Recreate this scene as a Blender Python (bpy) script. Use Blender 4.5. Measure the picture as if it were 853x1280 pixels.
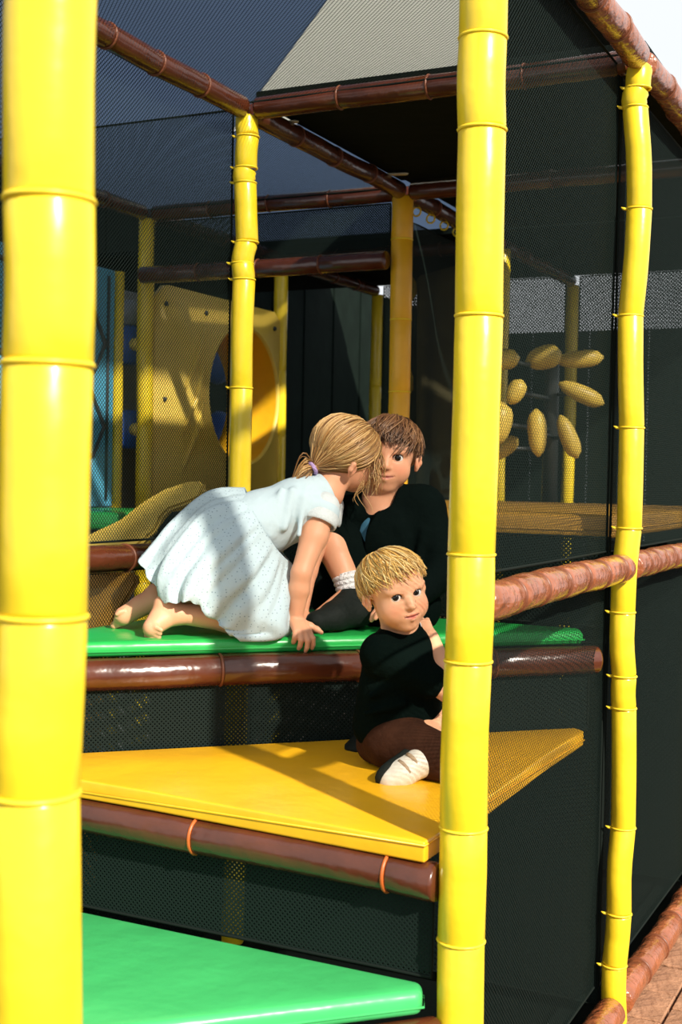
import bpy, bmesh, math, random
import numpy as np
from mathutils import Vector, Matrix
for _o in list(bpy.data.objects): bpy.data.objects.remove(_o)
SC = bpy.context.scene
COL = SC.collection
R = math.radians
# ------------------------------------------------------------------ camera
FPX, CAM = 1589.47, Vector((0.8019, -0.9802, 1.4575))
YAW, PIT, ROL = 0.4554, -0.0283, 0.0202
FW = Vector((-math.sin(YAW)*math.cos(PIT), math.cos(YAW)*math.cos(PIT), math.sin(PIT)))
_r = Vector((math.cos(YAW), math.sin(YAW), 0)); _u = _r.cross(FW)
RT = math.cos(ROL)*_r + math.sin(ROL)*_u
UP = -math.sin(ROL)*_r + math.cos(ROL)*_u
cam = bpy.data.cameras.new('camera'); cam_o = bpy.data.objects.new('camera', cam); COL.objects.link(cam_o)
cam_o.matrix_world = Matrix(((RT.x, UP.x, -FW.x, CAM.x), (RT.y, UP.y, -FW.y, CAM.y), (RT.z, UP.z, -FW.z, CAM.z), (0, 0, 0, 1)))
cam.sensor_fit = 'VERTICAL'; cam.sensor_height = 36; cam.lens = FPX/1280*36
cam.clip_start = .05; cam.clip_end = 200
cam.dof.use_dof = True; cam.dof.focus_distance = 3.1; cam.dof.aperture_fstop = 6.3
SC.camera = cam_o
# ------------------------------------------------------------------ light
world = bpy.data.worlds.new('sky'); SC.world = world; world.use_nodes = True
world.node_tree.nodes['Background'].inputs[0].default_value = (0.93, 0.97, 1.0, 1)
world.node_tree.nodes['Background'].inputs[1].default_value = 0.90
sun = bpy.data.lights.new('sun', 'SUN'); sun.energy = 6.3; sun.angle = R(1.5); sun.color = (1.0, .93, .80)
sun_o = bpy.data.objects.new('sun', sun); COL.objects.link(sun_o)
SUN_FROM = Vector((0.713, -0.40, 0.574))
sun_o.rotation_euler = SUN_FROM.to_track_quat('Z', 'Y').to_euler(); sun_o.location = (6, -6, 6)
vs = SC.view_settings
vs.view_transform = 'Standard'; vs.look = 'None'; vs.gamma = 1; vs.use_curve_mapping = False; vs.exposure = 0.18
SC.cycles.max_bounces = 6; SC.cycles.transparent_max_bounces = 12
# ------------------------------------------------------------------ helpers
def W(px, py, Z):
    """pixel of the 853x1280 frame and a depth in metres along the view axis -> a point in the place"""
    return CAM + FW*Z + RT*((px-426.5)/FPX*Z) - UP*((py-640)/FPX*Z)
def onz(px, py, z):
    d = FW + RT*((px-426.5)/FPX) - UP*((py-640)/FPX)
    return CAM + d*((z-CAM.z)/d.z)
def mat(name, col, rough=.5, bump=0, bscale=20, var=0, vscale=6, spec=.5, coat=0, col2=None, **kw):
    m = bpy.data.materials.new(name); m.use_nodes = True
    nt = m.node_tree; b = nt.nodes['Principled BSDF']
    b.inputs['Base Color'].default_value = (*col, 1); b.inputs['Roughness'].default_value = rough
    b.inputs['Specular IOR Level'].default_value = spec
    b.inputs['Coat Weight'].default_value = coat; b.inputs['Coat Roughness'].default_value = .15
    tc = nt.nodes.new('ShaderNodeTexCoord')
    if var or col2:
        n = nt.nodes.new('ShaderNodeTexNoise'); n.inputs['Scale'].default_value = vscale; n.inputs['Detail'].default_value = 4
        nt.links.new(tc.outputs['Object'], n.inputs['Vector'])
        r = nt.nodes.new('ShaderNodeValToRGB'); r.color_ramp.elements[0].position = .35; r.color_ramp.elements[1].position = .65
        c2 = col2 or tuple(c*(1-var) for c in col)
        r.color_ramp.elements[0].color = (*c2, 1); r.color_ramp.elements[1].color = (*col, 1)
        nt.links.new(n.outputs['Fac'], r.inputs['Fac']); nt.links.new(r.outputs['Color'], b.inputs['Base Color'])
    if bump:
        n = nt.nodes.new('ShaderNodeTexNoise'); n.inputs['Scale'].default_value = bscale; n.inputs['Detail'].default_value = 3
        nt.links.new(tc.outputs['Object'], n.inputs['Vector'])
        bp = nt.nodes.new('ShaderNodeBump'); bp.inputs['Strength'].default_value = bump; bp.inputs['Distance'].default_value = .02
        nt.links.new(n.outputs['Fac'], bp.inputs['Height']); nt.links.new(bp.outputs['Normal'], b.inputs['Normal'])
    for k, v in kw.items(): b.inputs[k.replace('_', ' ')].default_value = v
    return m
M = {}
M['yellow'] = mat('yellow_vinyl', (.95, .68, .020), .32, .25, 9, .12, 5, coat=.25)
M['orange'] = mat('amber_vinyl', (.93, .48, .012), .38, .25, 9, .12, 5)
M['tie_y'] = mat('yellow_nylon', (.93, .66, .03), .4)
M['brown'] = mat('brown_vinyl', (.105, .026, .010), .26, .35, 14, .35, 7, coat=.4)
M['brown_sunlit'] = mat('sunlit_brown_vinyl', (.36, .105, .038), .26, .8, 26, .35, 9, coat=.5)  # lit copy of the brown vinyl, sunny copper shine put into the colour
M['tie_b'] = mat('orange_nylon', (.50, .11, .02), .4)
M['tie_d'] = mat('brown_nylon', (.17, .05, .02), .4)
M['net'] = mat('black_netting', (.006, .012, .010), .7, spec=.12)
M['cord'] = mat('black_cord', (.008, .012, .010), .8, spec=.1)
M['green'] = mat('green_vinyl', (.020, .42, .075), .34, .35, 7, .12, 3, coat=.2)
M['green_lit'] = mat('sunlit_green_vinyl', (.06, .50, .145), .34, .35, 7, .1, 3, coat=.2)  # lit copy of the green vinyl, sunlight put into its colour
M['deck_y'] = mat('yellow_deck_vinyl', (.90, .46, .012), .36, .3, 8, .1, 4, coat=.15)
M['deck_dim'] = mat('shaded_yellow_vinyl', (.50, .26, .03), .45, .3, 8, .1, 4)  # darker copy of the deck yellow, its dimness in shade put into the colour
M['black'] = mat('black_vinyl', (.003, .006, .005), .8, .2, 8, spec=.1)
M['cream'] = mat('cream_plastic', (.6, .55, .4), .5)
M['plastic_y'] = mat('yellow_plastic', (.92, .64, .10), .42, .1, 6, .12, 3)
M['plastic_b'] = mat('blue_plastic', (.02, .09, .38), .35)
M['cyan'] = mat('light_blue_board', (.10, .42, .62), .45, .1, 6, .1, 3)
M['grey'] = mat('grey_plastic', (.25, .26, .28), .5)
M['steel'] = mat('dark_steel', (.04, .045, .045), .4)
M['paver'] = mat('terracotta_paver', (.40, .20, .11), .8, .5, 40, .35, 11, col2=(.27, .13, .07))
M['slab'] = mat('dark_bedding', (.050, .040, .028), .95, .6, 60, .4, 20)
M['fence'] = mat('dark_green_boards', (.006, .012, .009), .9, .2, 10, .3, 4, spec=.1)
M['canopy'] = mat('blue_grey_canopy', (.10, .125, .165), .8, .1, 5, .15, 2)
M['canopy_l'] = mat('pale_canopy', (.62, .62, .58), .8, .1, 5, .08, 2, Transmission_Weight=0)
M['beige'] = mat('khaki_fabric', (.20, .17, .07), .8, .3, 8, .3, 4)

def link(o, parent=None):
    COL.objects.link(o)
    if parent: o.parent = parent
    return o
def tag(o, label=None, cat=None, group=None, kind=None):
    if label: o['label'] = label
    if cat: o['category'] = cat
    if group: o['group'] = group
    if kind: o['kind'] = kind
    return o
def empty(name, loc, label, cat, group=None, kind=None):
    o = bpy.data.objects.new(name, None); COL.objects.link(o); o.location = loc; o.empty_display_size = .1
    return tag(o, label, cat, group, kind)
def mesh(name, verts, faces, m, parent=None, smooth=True):
    me = bpy.data.meshes.new(name)
    if parent is not None:
        off = Vector(parent.location)
        g = parent.parent
        while g is not None: off += Vector(g.location); g = g.parent
        verts = [(v[0]-off.x, v[1]-off.y, v[2]-off.z) for v in verts]
    me.from_pydata([tuple(v) for v in verts], [], faces)
    if smooth: me.polygons.foreach_set('use_smooth', [True]*len(me.polygons))
    me.materials.append(m); me.update()
    return link(bpy.data.objects.new(name, me), parent)
def frame(d):
    d = Vector(d).normalized(); a = Vector((0, 0, 1)) if abs(d.z) < .9 else Vector((1, 0, 0))
    x = d.cross(a).normalized(); return x, d.cross(x).normalized(), d
def sweep(pts, rad, n=18, V=None, F=None, cap=True, closed=False):
    V = [] if V is None else V; F = [] if F is None else F
    b0 = len(V); k = len(pts); pts = [Vector(p) for p in pts]
    px = None
    for i, p in enumerate(pts):
        if closed: t = pts[(i+1) % k]-pts[i-1]
        else: t = pts[min(i+1, k-1)]-pts[max(i-1, 0)]
        t.normalize()
        if px is None: px = frame(t)[0]
        px = (px - t*px.dot(t)).normalized(); py = t.cross(px)
        r = rad[i] if hasattr(rad, '__len__') else rad
        for j in range(n):
            a = 2*math.pi*j/n; V.append(p+px*(r*math.cos(a))+py*(r*math.sin(a)))
    for i in range(k if closed else k-1):
        i2 = (i+1) % k
        for j in range(n):
            j2 = (j+1) % n
            F.append((b0+i*n+j, b0+i*n+j2, b0+i2*n+j2, b0+i2*n+j))
    if cap and not closed:
        F.append(tuple(b0+j for j in range(n))[::-1]); F.append(tuple(b0+(k-1)*n+j for j in range(n)))
    return V, F
def ring_pts(c, d, r, n=20):
    x, y, _ = frame(d); return [Vector(c)+x*(r*math.cos(2*math.pi*i/n))+y*(r*math.sin(2*math.pi*i/n)) for i in range(n)]
def onx(px, py, x):
    d = FW + RT*((px-426.5)/FPX) - UP*((py-640)/FPX)
    return CAM + d*((x-CAM.x)/d.x)
def bm_obj(name, bm, m, parent=None, smooth=False):
    V = [v.co.copy() for v in bm.verts]; bm.verts.index_update(); F = [tuple(v.index for v in f.verts) for f in bm.faces]; bm.free()
    return mesh(name, V, F, m, parent, smooth)
def prism(poly, z0, z1, bev=0, seg=3, smooth=True):
    """polygon [(x,y)] extruded z0..z1 with rounded edges -> bmesh"""
    bm = bmesh.new(); vs_ = [bm.verts.new((x, y, z0)) for x, y in poly]; f = bm.faces.new(vs_)
    e = bmesh.ops.extrude_face_region(bm, geom=[f]); bmesh.ops.translate(bm, vec=(0, 0, z1-z0), verts=[v for v in e['geom'] if isinstance(v, bmesh.types.BMVert)])
    bmesh.ops.recalc_face_normals(bm, faces=bm.faces[:])
    if bev: bmesh.ops.bevel(bm, geom=bm.edges[:], offset=bev, segments=seg, profile=.5, affect='EDGES', clamp_overlap=True)
    return bm
def box_bm(c, s, bev=.005):
    x, y, z = s[0]/2, s[1]/2, s[2]/2
    bm = prism([(-x, -y), (x, -y), (x, y), (-x, y)], -z, z, bev, 2); bmesh.ops.translate(bm, vec=c, verts=bm.verts[:]); return bm
def orient(bm, X, Y, Z, o):
    Mx = Matrix((X, Y, Z)).transposed().to_4x4(); Mx.translation = o
    bmesh.ops.transform(bm, matrix=Mx, verts=bm.verts[:]); return bm

# ------------------------------------------------------------------ padded tubes (posts and beams)
def padded(name, P0, P1, r, rings, m, tie, label, cat, group=None, wob=.004, puff=0.0, seed=0, gap=None, tails=False, rtie=.004):
    rnd = random.Random(seed)
    P0 = Vector(P0); P1 = Vector(P1); d = (P1-P0); Ln = d.length; d.normalize(); x, y, _ = frame(d)
    root = empty(name, P0, label, cat, group)
    ts = [0]+sorted(rings)+[1]
    offs = [x*rnd.uniform(-wob, wob)+y*rnd.uniform(-wob, wob) for _ in ts]; offs[0] = offs[-1] = Vector((0, 0, 0))
    for i in range(len(ts)-1):
        a, b = ts[i], ts[i+1]; A = P0+d*(Ln*a)+offs[i]; B = P0+d*(Ln*b)+offs[i+1]; l = (B-A).length
        e = min(.006, l*.1); k = 9 if puff else 6
        pts = []; rad = []
        jit = x*rnd.uniform(-wob, wob)*.6+y*rnd.uniform(-wob, wob)*.6
        for q in range(k):
            t = q/(k-1)
            tt = {0: 0, 1: e/l, k-2: 1-e/l, k-1: 1}.get(q, t)
            pts.append(A.lerp(B, tt)+jit*math.sin(math.pi*tt))
            rr = r*(1+puff*math.sin(math.pi*tt)**.7+rnd.uniform(-.008, .008))
            if q in (0, k-1): rr = r*(.93 if puff < .05 else .90)
            rad.append(rr)
        V, F = sweep(pts, rad, 22); s = mesh('foam_sleeve', V, F, m, root)
    for i in range(1, len(ts)-1):
        c = P0+d*(Ln*ts[i])+offs[i]
        V, F = sweep(ring_pts(c, d, r*.985, 22), rtie, 6, closed=True)
        if tails:
            a = rnd.choice((math.pi*.9, math.pi*1.1)); o = RT*-1
            sweep([c+o*r*.95, c+o*(r+.008)+Vector((0, 0, .001)), c+o*(r+.015)+Vector((0, 0, .005))], [.005, .004, .001], 6, V, F)
        mesh('cable_tie', V, F, tie, root)
    return root

def nets(name, O, U, V_, w, h, label, pitch=.0085, sw=.0021, st=.0012, sag=None, m=None, cord=True, group=None, kind=None, poly=None, skew=0, cat='net'):
    """knotted net: two families of diagonal strands clipped to w x h, each strand real geometry"""
    O = Vector(O); U = Vector(U).normalized(); V_ = Vector(V_).normalized(); N = U.cross(V_)
    root = empty(name, O, label, cat, group)
    verts = []; faces = []
    step = pitch*math.sqrt(2)
    def pos(a, b):
        return O+U*a+V_*b+(N*sag(a/w, b/h) if sag else Vector())
    for fam in (0, 1):
        c = step*.5
        while c < w+h:
            # line u+v=c  (fam 0)  or  (w-u)+v=c
            a0 = max(0, c-h); a1 = min(c, w)
            if a1-a0 > .002:
                n = max(1, int((a1-a0)/.05)) if sag else 1
                base = len(verts)
                for i in range(n+1):
                    a = a0+(a1-a0)*i/n; b = c-a
                    uu = a if fam == 0 else w-a
                    p = pos(uu, b)
                    q = (U+V_)*(.7071*sw/2) if fam == 0 else (V_-U)*(.7071*sw/2)
                    t = N*(st/2)
                    verts += [p+q, p+t, p-q, p-t]
                for i in range(n):
                    k = base+4*i
                    for j in range(4):
                        j2 = (j+1) % 4; faces.append((k+j, k+j2, k+4+j2, k+4+j))
            c += step
    mesh('netting', verts, faces, m or M['net'], root, smooth=False)
    if cord:
        cs = []
        nU = 12
        for i in range(nU): cs.append(pos(w*i/nU, 0))
        for i in range(nU): cs.append(pos(w, h*i/nU))
        for i in range(nU): cs.append(pos(w-w*i/nU, h))
        for i in range(nU): cs.append(pos(0, h-h*i/nU))
        vv, ff = sweep(cs, .0035, 6, closed=True); mesh('border_cord', vv, ff, M['cord'], root)
    return root
# ------------------------------------------------------------------ the setting
L, H, ZM = 1.2, 2.5686, 1.229
ZB = [.436, .7306, .985]            # beam heights under the three stepped decks
A, B, C, D_, E_, F_, G_ = (0, 0), (0, L), (0, 2*L), (-L, 2*L), (-L, 3*L), (-L, L), (-L, 0)
fl = bm_obj('floor', box_bm((-2, 3.5, -.09), (22, 18, .1), 0), M['slab']); tag(fl, 'sandy ground slab under the play frame', 'ground', kind='structure')
# terracotta pavers beside the frame
pv = prism([(-.098, -.048), (.098, -.048), (.098, .048), (-.098, .048)], -.04, 0, .003, 1)
pvm = None; rnd = random.Random(4)
for i in range(18):
    for j in range(11):
        x = .06+.104*j; y = 1.55+.204*i+(.102 if j % 2 else 0)
        if pvm is None:
            o = bm_obj('paver', pv, M['paver'], fl); pvm = o.data
        else:
            o = bpy.data.objects.new('paver', pvm); link(o, fl)
        o.location = (y*0+x, y, 0+rnd.uniform(-.003, .003)); o.rotation_euler = (0, 0, math.pi/2)
mt = bm_obj('dark_floor_sheet', box_bm((-L-.03, 3.0, -.02), (2*L-.02, 6.6, .04), .005), M['black']); tag(mt, 'added black floor sheet darkening the ground under the play frame', 'mat')  # black sheet added to darken the ground and cut bounced light
# backdrop fence, boards one by one
wb = empty('wall_back', (-3, 11.5, 0), 'dark green board fence far behind the play frame', 'fence', kind='structure')
bdm = None
for i in range(46):
    if bdm is None:
        o = bm_obj('board', box_bm((0, 0, 1.475), (.29, .03, 2.95), .004), M['fence'], None); o.parent = wb; bdm = o.data
    else: o = link(bpy.data.objects.new('board', bdm), wb)
    o.location = (-8+.295*i, .012*(i % 2), 0)
# canopy over the terrace: two fabrics meeting along a slanting seam
cz = 3.35
can = empty('ceiling', (0, 0, cz), 'fabric canopy stretched above the play frame', 'canopy', kind='structure')
mesh('canopy_cloth', [(-6.5, .6, cz), (-.9, .6, cz), (-.9, 2.86, cz), (-2.9, 5.1, cz), (-.9, 5.1, cz), (-.9, 9.6, cz), (-6.5, 9.6, cz)], [(0, 1, 2, 3, 6), (3, 4, 5, 6)], M['canopy'], can, False)
mesh('pale_canopy_cloth', [(-.9, 2.86, cz+.012), (-.98, 3.8, cz+.012), (-1.45, 5.1, cz+.012), (-2.9, 5.1, cz+.012)], [(0, 1, 2, 3)], M['canopy_l'], can, False)
mesh('sky_cover_cloth', [(-.89, .6, cz+.006), (-.55, .6, cz+.006), (-.55, 9.6, cz+.006), (-.89, 9.6, cz+.006), (-.89, 5.11, cz+.006), (-1.44, 5.1, cz+.006), (-.97, 3.8, cz+.006), (-.89, 2.86, cz+.006)], [(0, 1, 7), (1, 2, 5, 6, 7), (2, 3, 4, 5)], M['black'], can, False)  # black cloth added to cover the bright sky behind the net
for ch in can.children:
    sm = ch.modifiers.new('thick', 'SOLIDIFY'); sm.thickness = .004
for mn, col, f in (('canopy_l', (.80, .80, .75, 1), .62), ('canopy', (.34, .42, .55, 1), .55)):    # light passes through the cloths
    nt = M[mn].node_tree; b = nt.nodes['Principled BSDF']; tr = nt.nodes.new('ShaderNodeBsdfTranslucent'); tr.inputs[0].default_value = col
    mx = nt.nodes.new('ShaderNodeMixShader'); mx.inputs[0].default_value = f
    nt.links.new(b.outputs[0], mx.inputs[1]); nt.links.new(tr.outputs[0], mx.inputs[2]); nt.links.new(mx.outputs[0], nt.nodes['Material Output'].inputs[0])
# added dark board screen that hides the bright sky beyond the frame
wl = empty('sky_screen_left', (-4.6, 2, 0), 'added dark board screen hiding the sky beyond the play frame', 'wall', kind='structure')
wlm = None
for i in range(44):
    if wlm is None:
        o = bm_obj('board', box_bm((0, 0, 1.65), (.03, .29, 3.3), .004), M['fence'], None); o.parent = wl; wlm = o.data
    else: o = link(bpy.data.objects.new('board', wlm), wl)
    o.location = (.012*(i % 2), -3+.295*i, 0)

# ------------------------------------------------------------------ posts
def post(xy, r, zr, label, m='yellow', top=H-.02, seed=1, wob=.004, tails=False, group=None):
    zs = [(z-.0)/(top) for z in zr]
    return padded('padded_post', (xy[0], xy[1], 0), (xy[0], xy[1], top), r, zs, M[m], M['tie_y'], label, 'post', None, wob=wob, seed=seed, tails=tails, rtie=.0032)
def zpx(xy, ys):
    """image rows on a post -> heights"""
    out = []
    for y in ys:
        lo, hi = -1., 4.
        for _ in range(40):
            z = (lo+hi)/2; d = Vector((xy[0], xy[1], z))-CAM; yy = 640-FPX*d.dot(UP)/d.dot(FW)
            if yy > y: lo = z
            else: hi = z
        out.append(lo)
    return [z for z in out if .03 < z < H-.06]
reg = [.3+.34*i for i in range(6)]
post(A, .0435, [.25, .60]+zpx(A, [990, 770, 455, 250])+[2.0, 2.3], 'bright yellow padded post on its own before the entrance, beside the lowest green step', seed=3, wob=.004)
post(B, .0435, zpx(B, [1176, 1035, 826, 693, 395, 163])+[2.25, 2.5], 'bright yellow padded post between the entrance and the long outer net wall', seed=5, wob=.004)
post(C, .033, zpx(C, [1205, 1140, 1035, 885, 845, 765, 660, 535, 395, 262, 135, 112]), 'crooked slim yellow padded post halfway along the outer net wall', seed=8, wob=.010, tails=True)
post(D_, .0345, zpx(D_, [485, 350, 330, 303, 228, 210, 172])+[.3, .7, 1.2], 'lemon yellow padded post behind the girl in the pale dress', seed=11, wob=.007, tails=True)
post(E_, .042, zpx(E_, [490, 400, 300])+[.4, .8, 1.2], 'amber yellow padded post rising behind the boy', 'orange', seed=13)
post(F_, .0345, reg, 'yellow padded post where the yellow step meets the upper green step', seed=15)
post(G_, .0345, reg, 'yellow padded post at the outer tip of the lowest green step', seed=17)
FAR = {'P1': ((-2*L, 3*L), 'yellow padded post between the light blue board and the yellow crawl-through panel'),
       'P2': ((-2*L, 4*L), 'yellow padded post at the far edge of the yellow crawl-through panel'),
       'P3': ((-2*L, 5*L), 'yellow padded post in the rear, past the crawl-through panel'),
       'E4': ((-L, 4*L), 'yellow padded post beside the foam pod spinner, at the dark draped net'),
       'E5': ((-L, 5*L), 'yellow padded post directly behind the foam pod spinner'),
       'R3': ((0, 3*L), 'yellow padded post on the outer net wall, past the crooked slim post'),
       'R4': ((0, 4*L), 'yellow padded post second beyond the crooked slim post on the outer net wall'),
       'Q2': ((-2*L, 2*L), 'yellow padded post before the light blue board')}
for k, (xy, lab) in FAR.items(): post(xy, .036, reg, lab, seed=hash(k) % 97 if False else len(lab), wob=.004)

# ------------------------------------------------------------------ beams
def beam(p, q, z, r, label, n=3, m='brown', seed=1, puff=0, wob=.003, trim=.0, rings=None, z2=None):
    return beam_(p, q, z, r, label, n, m, seed, puff, wob, trim, rings, z2)
def beam_(p, q, z, r, label, n=3, m='brown', seed=1, puff=0, wob=.003, trim=.0, rings=None, z2=None):
    P = Vector((*p, z)); Q = Vector((*q, z if z2 is None else z2)); d = (Q-P).normalized(); P = P+d*trim; Q = Q-d*trim
    tie = 'tie_b' if label.startswith('brown padded beam under the front of the yellow') else 'tie_d'
    rr = rings if rings is not None else [(i+1)/(n+1) for i in range(n)]
    return padded('padded_beam', P, Q, r, rr, M[m], M[tie], label, 'beam', None, wob=wob, puff=puff, seed=seed)
t1, t2 = .045, .036
beam(A, B, H, .036, 'brown padded top beam over the entrance', 3, 'brown_sunlit', 21, trim=t1)
beam(B, C, H, .036, 'sunlit brown padded top beam of the outer net wall, between bright post and crooked post', 4, 'brown_sunlit', 22, trim=t1, wob=.005)
beam(C, (0, 3*L), H, .036, 'sunlit brown padded top beam of the outer net wall, past the crooked slim post', 4, 'brown_sunlit', 23, trim=t2, wob=.006)
beam((0, 3*L), (0, 4*L), H, .036, 'sunlit brown padded top beam at the far end of the outer net wall', 4, 'brown_sunlit', 24, trim=t2)
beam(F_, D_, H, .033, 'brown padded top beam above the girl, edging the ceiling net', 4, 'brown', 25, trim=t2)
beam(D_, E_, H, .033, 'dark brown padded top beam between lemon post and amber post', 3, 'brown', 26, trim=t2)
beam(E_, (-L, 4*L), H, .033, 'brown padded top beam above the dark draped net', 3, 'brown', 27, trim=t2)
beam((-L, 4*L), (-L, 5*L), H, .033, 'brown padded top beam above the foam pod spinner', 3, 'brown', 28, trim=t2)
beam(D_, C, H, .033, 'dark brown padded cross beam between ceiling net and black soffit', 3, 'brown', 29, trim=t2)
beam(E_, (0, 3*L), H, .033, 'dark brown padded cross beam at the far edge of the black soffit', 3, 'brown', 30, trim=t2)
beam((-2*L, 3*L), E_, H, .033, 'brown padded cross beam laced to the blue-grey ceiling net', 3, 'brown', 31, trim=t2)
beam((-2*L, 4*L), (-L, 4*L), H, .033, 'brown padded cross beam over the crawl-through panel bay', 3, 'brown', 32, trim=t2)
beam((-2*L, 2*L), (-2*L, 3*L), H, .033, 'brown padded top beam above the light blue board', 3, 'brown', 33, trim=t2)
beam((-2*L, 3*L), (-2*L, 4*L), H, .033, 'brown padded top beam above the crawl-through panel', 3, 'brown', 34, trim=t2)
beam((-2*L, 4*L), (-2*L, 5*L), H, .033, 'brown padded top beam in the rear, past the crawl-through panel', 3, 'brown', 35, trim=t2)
beam((-2*L+.03, 3*L-.075), (-L-.03, 3*L-.075), 2.295, .036, 'dark brown padded beam under the black header net', 3, 'brown', 36)
beam(B, C, ZM, .035, 'puckered sunlit brown padded rail along the outer net wall, starting at the bright post', 0, 'brown_sunlit', 37, puff=.09, trim=t1, rings=[.16, .30, .45, .60, .76, .93], wob=.004)
beam(C, (0, 3*L), ZM, .035, 'puckered sunlit brown padded rail along the outer net wall, past the crooked post', 0, 'brown_sunlit', 38, puff=.09, trim=t2, rings=[.1, .2, .3, .42, .54, .66, .78, .9], wob=.004)
beam((0, 3*L), (0, 4*L), ZM, .035, 'puckered sunlit brown padded rail at the far end of the outer net wall', 0, 'brown_sunlit', 39, puff=.09, trim=t2, rings=[.15, .3, .45, .6, .75, .9])
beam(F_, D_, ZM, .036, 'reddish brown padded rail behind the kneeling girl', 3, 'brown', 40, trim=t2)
beam(B, C, .045, .04, 'glossy brown padded ground rail, ending at the crooked slim post', 3, 'brown_sunlit', 41, trim=t1)
beam(C, (0, 3*L), .045, .04, 'glossy brown padded ground rail beside the terracotta pavers, past the crooked post', 4, 'brown_sunlit', 42, trim=t2)
beam((0, 3*L), (0, 4*L), .045, .04, 'glossy brown padded ground rail at the far end of the outer net wall', 4, 'brown_sunlit', 43, trim=t2)
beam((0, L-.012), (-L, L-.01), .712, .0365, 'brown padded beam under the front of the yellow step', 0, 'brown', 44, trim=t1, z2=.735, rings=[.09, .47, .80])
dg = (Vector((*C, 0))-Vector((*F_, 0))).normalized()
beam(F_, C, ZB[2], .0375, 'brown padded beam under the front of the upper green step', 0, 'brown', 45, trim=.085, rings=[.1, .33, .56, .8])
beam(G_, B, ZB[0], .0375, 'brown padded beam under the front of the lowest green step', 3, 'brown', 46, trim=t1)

# ------------------------------------------------------------------ stepped decks
def deck(poly, ztop, th, m, label, bev=.015, sag=0):
    bm = prism(poly, ztop-th, ztop, bev, 4)
    if sag:
        bmesh.ops.subdivide_edges(bm, edges=[e for e in bm.edges if e.calc_length() > .3], cuts=6)
        for v in bm.verts: v.co.z -= sag*max(0, 1-(v.co.xy-Vector((0, L))).length/.75)
    c = (sum(p[0] for p in poly)/len(poly), sum(p[1] for p in poly)/len(poly))
    root = empty('padded_deck', (c[0], c[1], ztop-th), label, 'platform')
    bm_obj('vinyl_pad', bm, M[m], root, True)
    # welded seam round the side of the pad
    V, F = sweep([Vector((p[0]+(c[0]-p[0])*-.004, p[1]+(c[1]-p[1])*-.004, ztop-th*.62)) for p in poly], .0022, 6, closed=True)
    mesh('welt_seam', V, F, M[m], root)
    return root
def tri(P, Q, S, ins=.035, cut=.09):
    """triangle pushed in by ins and with its corners cut for the posts"""
    pts = [Vector(p).to_2d() for p in (P, Q, S)]; c = (pts[0]+pts[1]+pts[2])/3; out = []
    for i in range(3):
        p, a, b = pts[i]+(c-pts[i])*ins, pts[i-1]+(c-pts[i-1])*ins, pts[(i+1) % 3]+(c-pts[(i+1) % 3])*ins
        out += [p+(a-p).normalized()*cut, p+(b-p).normalized()*cut]
    return [tuple(p) for p in out]
deck(tri(B, F_, G_, .012, cut=.065), .522, .046, 'green_lit', 'sunlit green padded triangular deck, lowest of the winding steps')
deck([(-.066, L-.03), (-.066, L+.05), (-.068, L+.06), (-.068, 2*L-.14), (-.10, 2*L-.115), (-L+.10, L+.085), (-L+.06, L-.03)], .808, .040, 'deck_y', 'yellow padded triangular step under the toddler', sag=.020)
deck(tri(F_, C, D_, cut=.09), 1.060, .037, 'green', 'green padded triangular step under the kneeling girl')
deck([(-L+.05, 2*L+.03), (-.06, 2*L+.03), (-.06, 3.5*L), (-L+.05, 3.5*L)], 1.365, .066, 'deck_dim', 'dim yellow padded deck behind the boy, leading to the foam pods')
deck([(-2*L+.05, 2.3*L), (-L-.72, 2.3*L), (-2*L+.3, 2.75*L), (-2*L+.05, 2.75*L)], 1.31, .066, 'green', 'dim green padded deck behind the fine net, below the light blue board')

# ------------------------------------------------------------------ black soffits and roofs
def slab(name, x0, x1, y0, y1, z, label, m='black', th=.03):
    o = bm_obj(name, box_bm(((x0+x1)/2, (y0+y1)/2, z), (x1-x0, y1-y0, th), .003), M[m]); return tag(o, label, 'roof panel')
slab('roof_panel', -L+.0, .0, 2*L+.05, 3*L-.02, H+.055, 'matt black roof panel over the way past the boy')
slab('roof_panel', -L, .0, 3*L+.02, 4*L-.14, H+.065, 'black roof panel above the foam pod spinner')
slab('roof_panel', -4.4, .0, 4*L-.1, 5*L+.1, H+.065, 'wide black roof panel over the rear of the play frame')
for px, py in ((352, 152), (492, 217)):
    p = onz(px, py, H+.032); o = bm_obj('cream_tag', prism([(-.05, -.012), (.05, -.012), (.06, 0), (.05, .012), (-.05, .012), (-.06, 0)], -.006, .0, .002, 1), M['cream'])
    o.location = p; o.rotation_euler = (0, 0, R(10)); tag(o, 'small cream tag under the black roof panel, near the %s post' % ('lemon' if px < 400 else 'amber'), 'tag')

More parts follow.
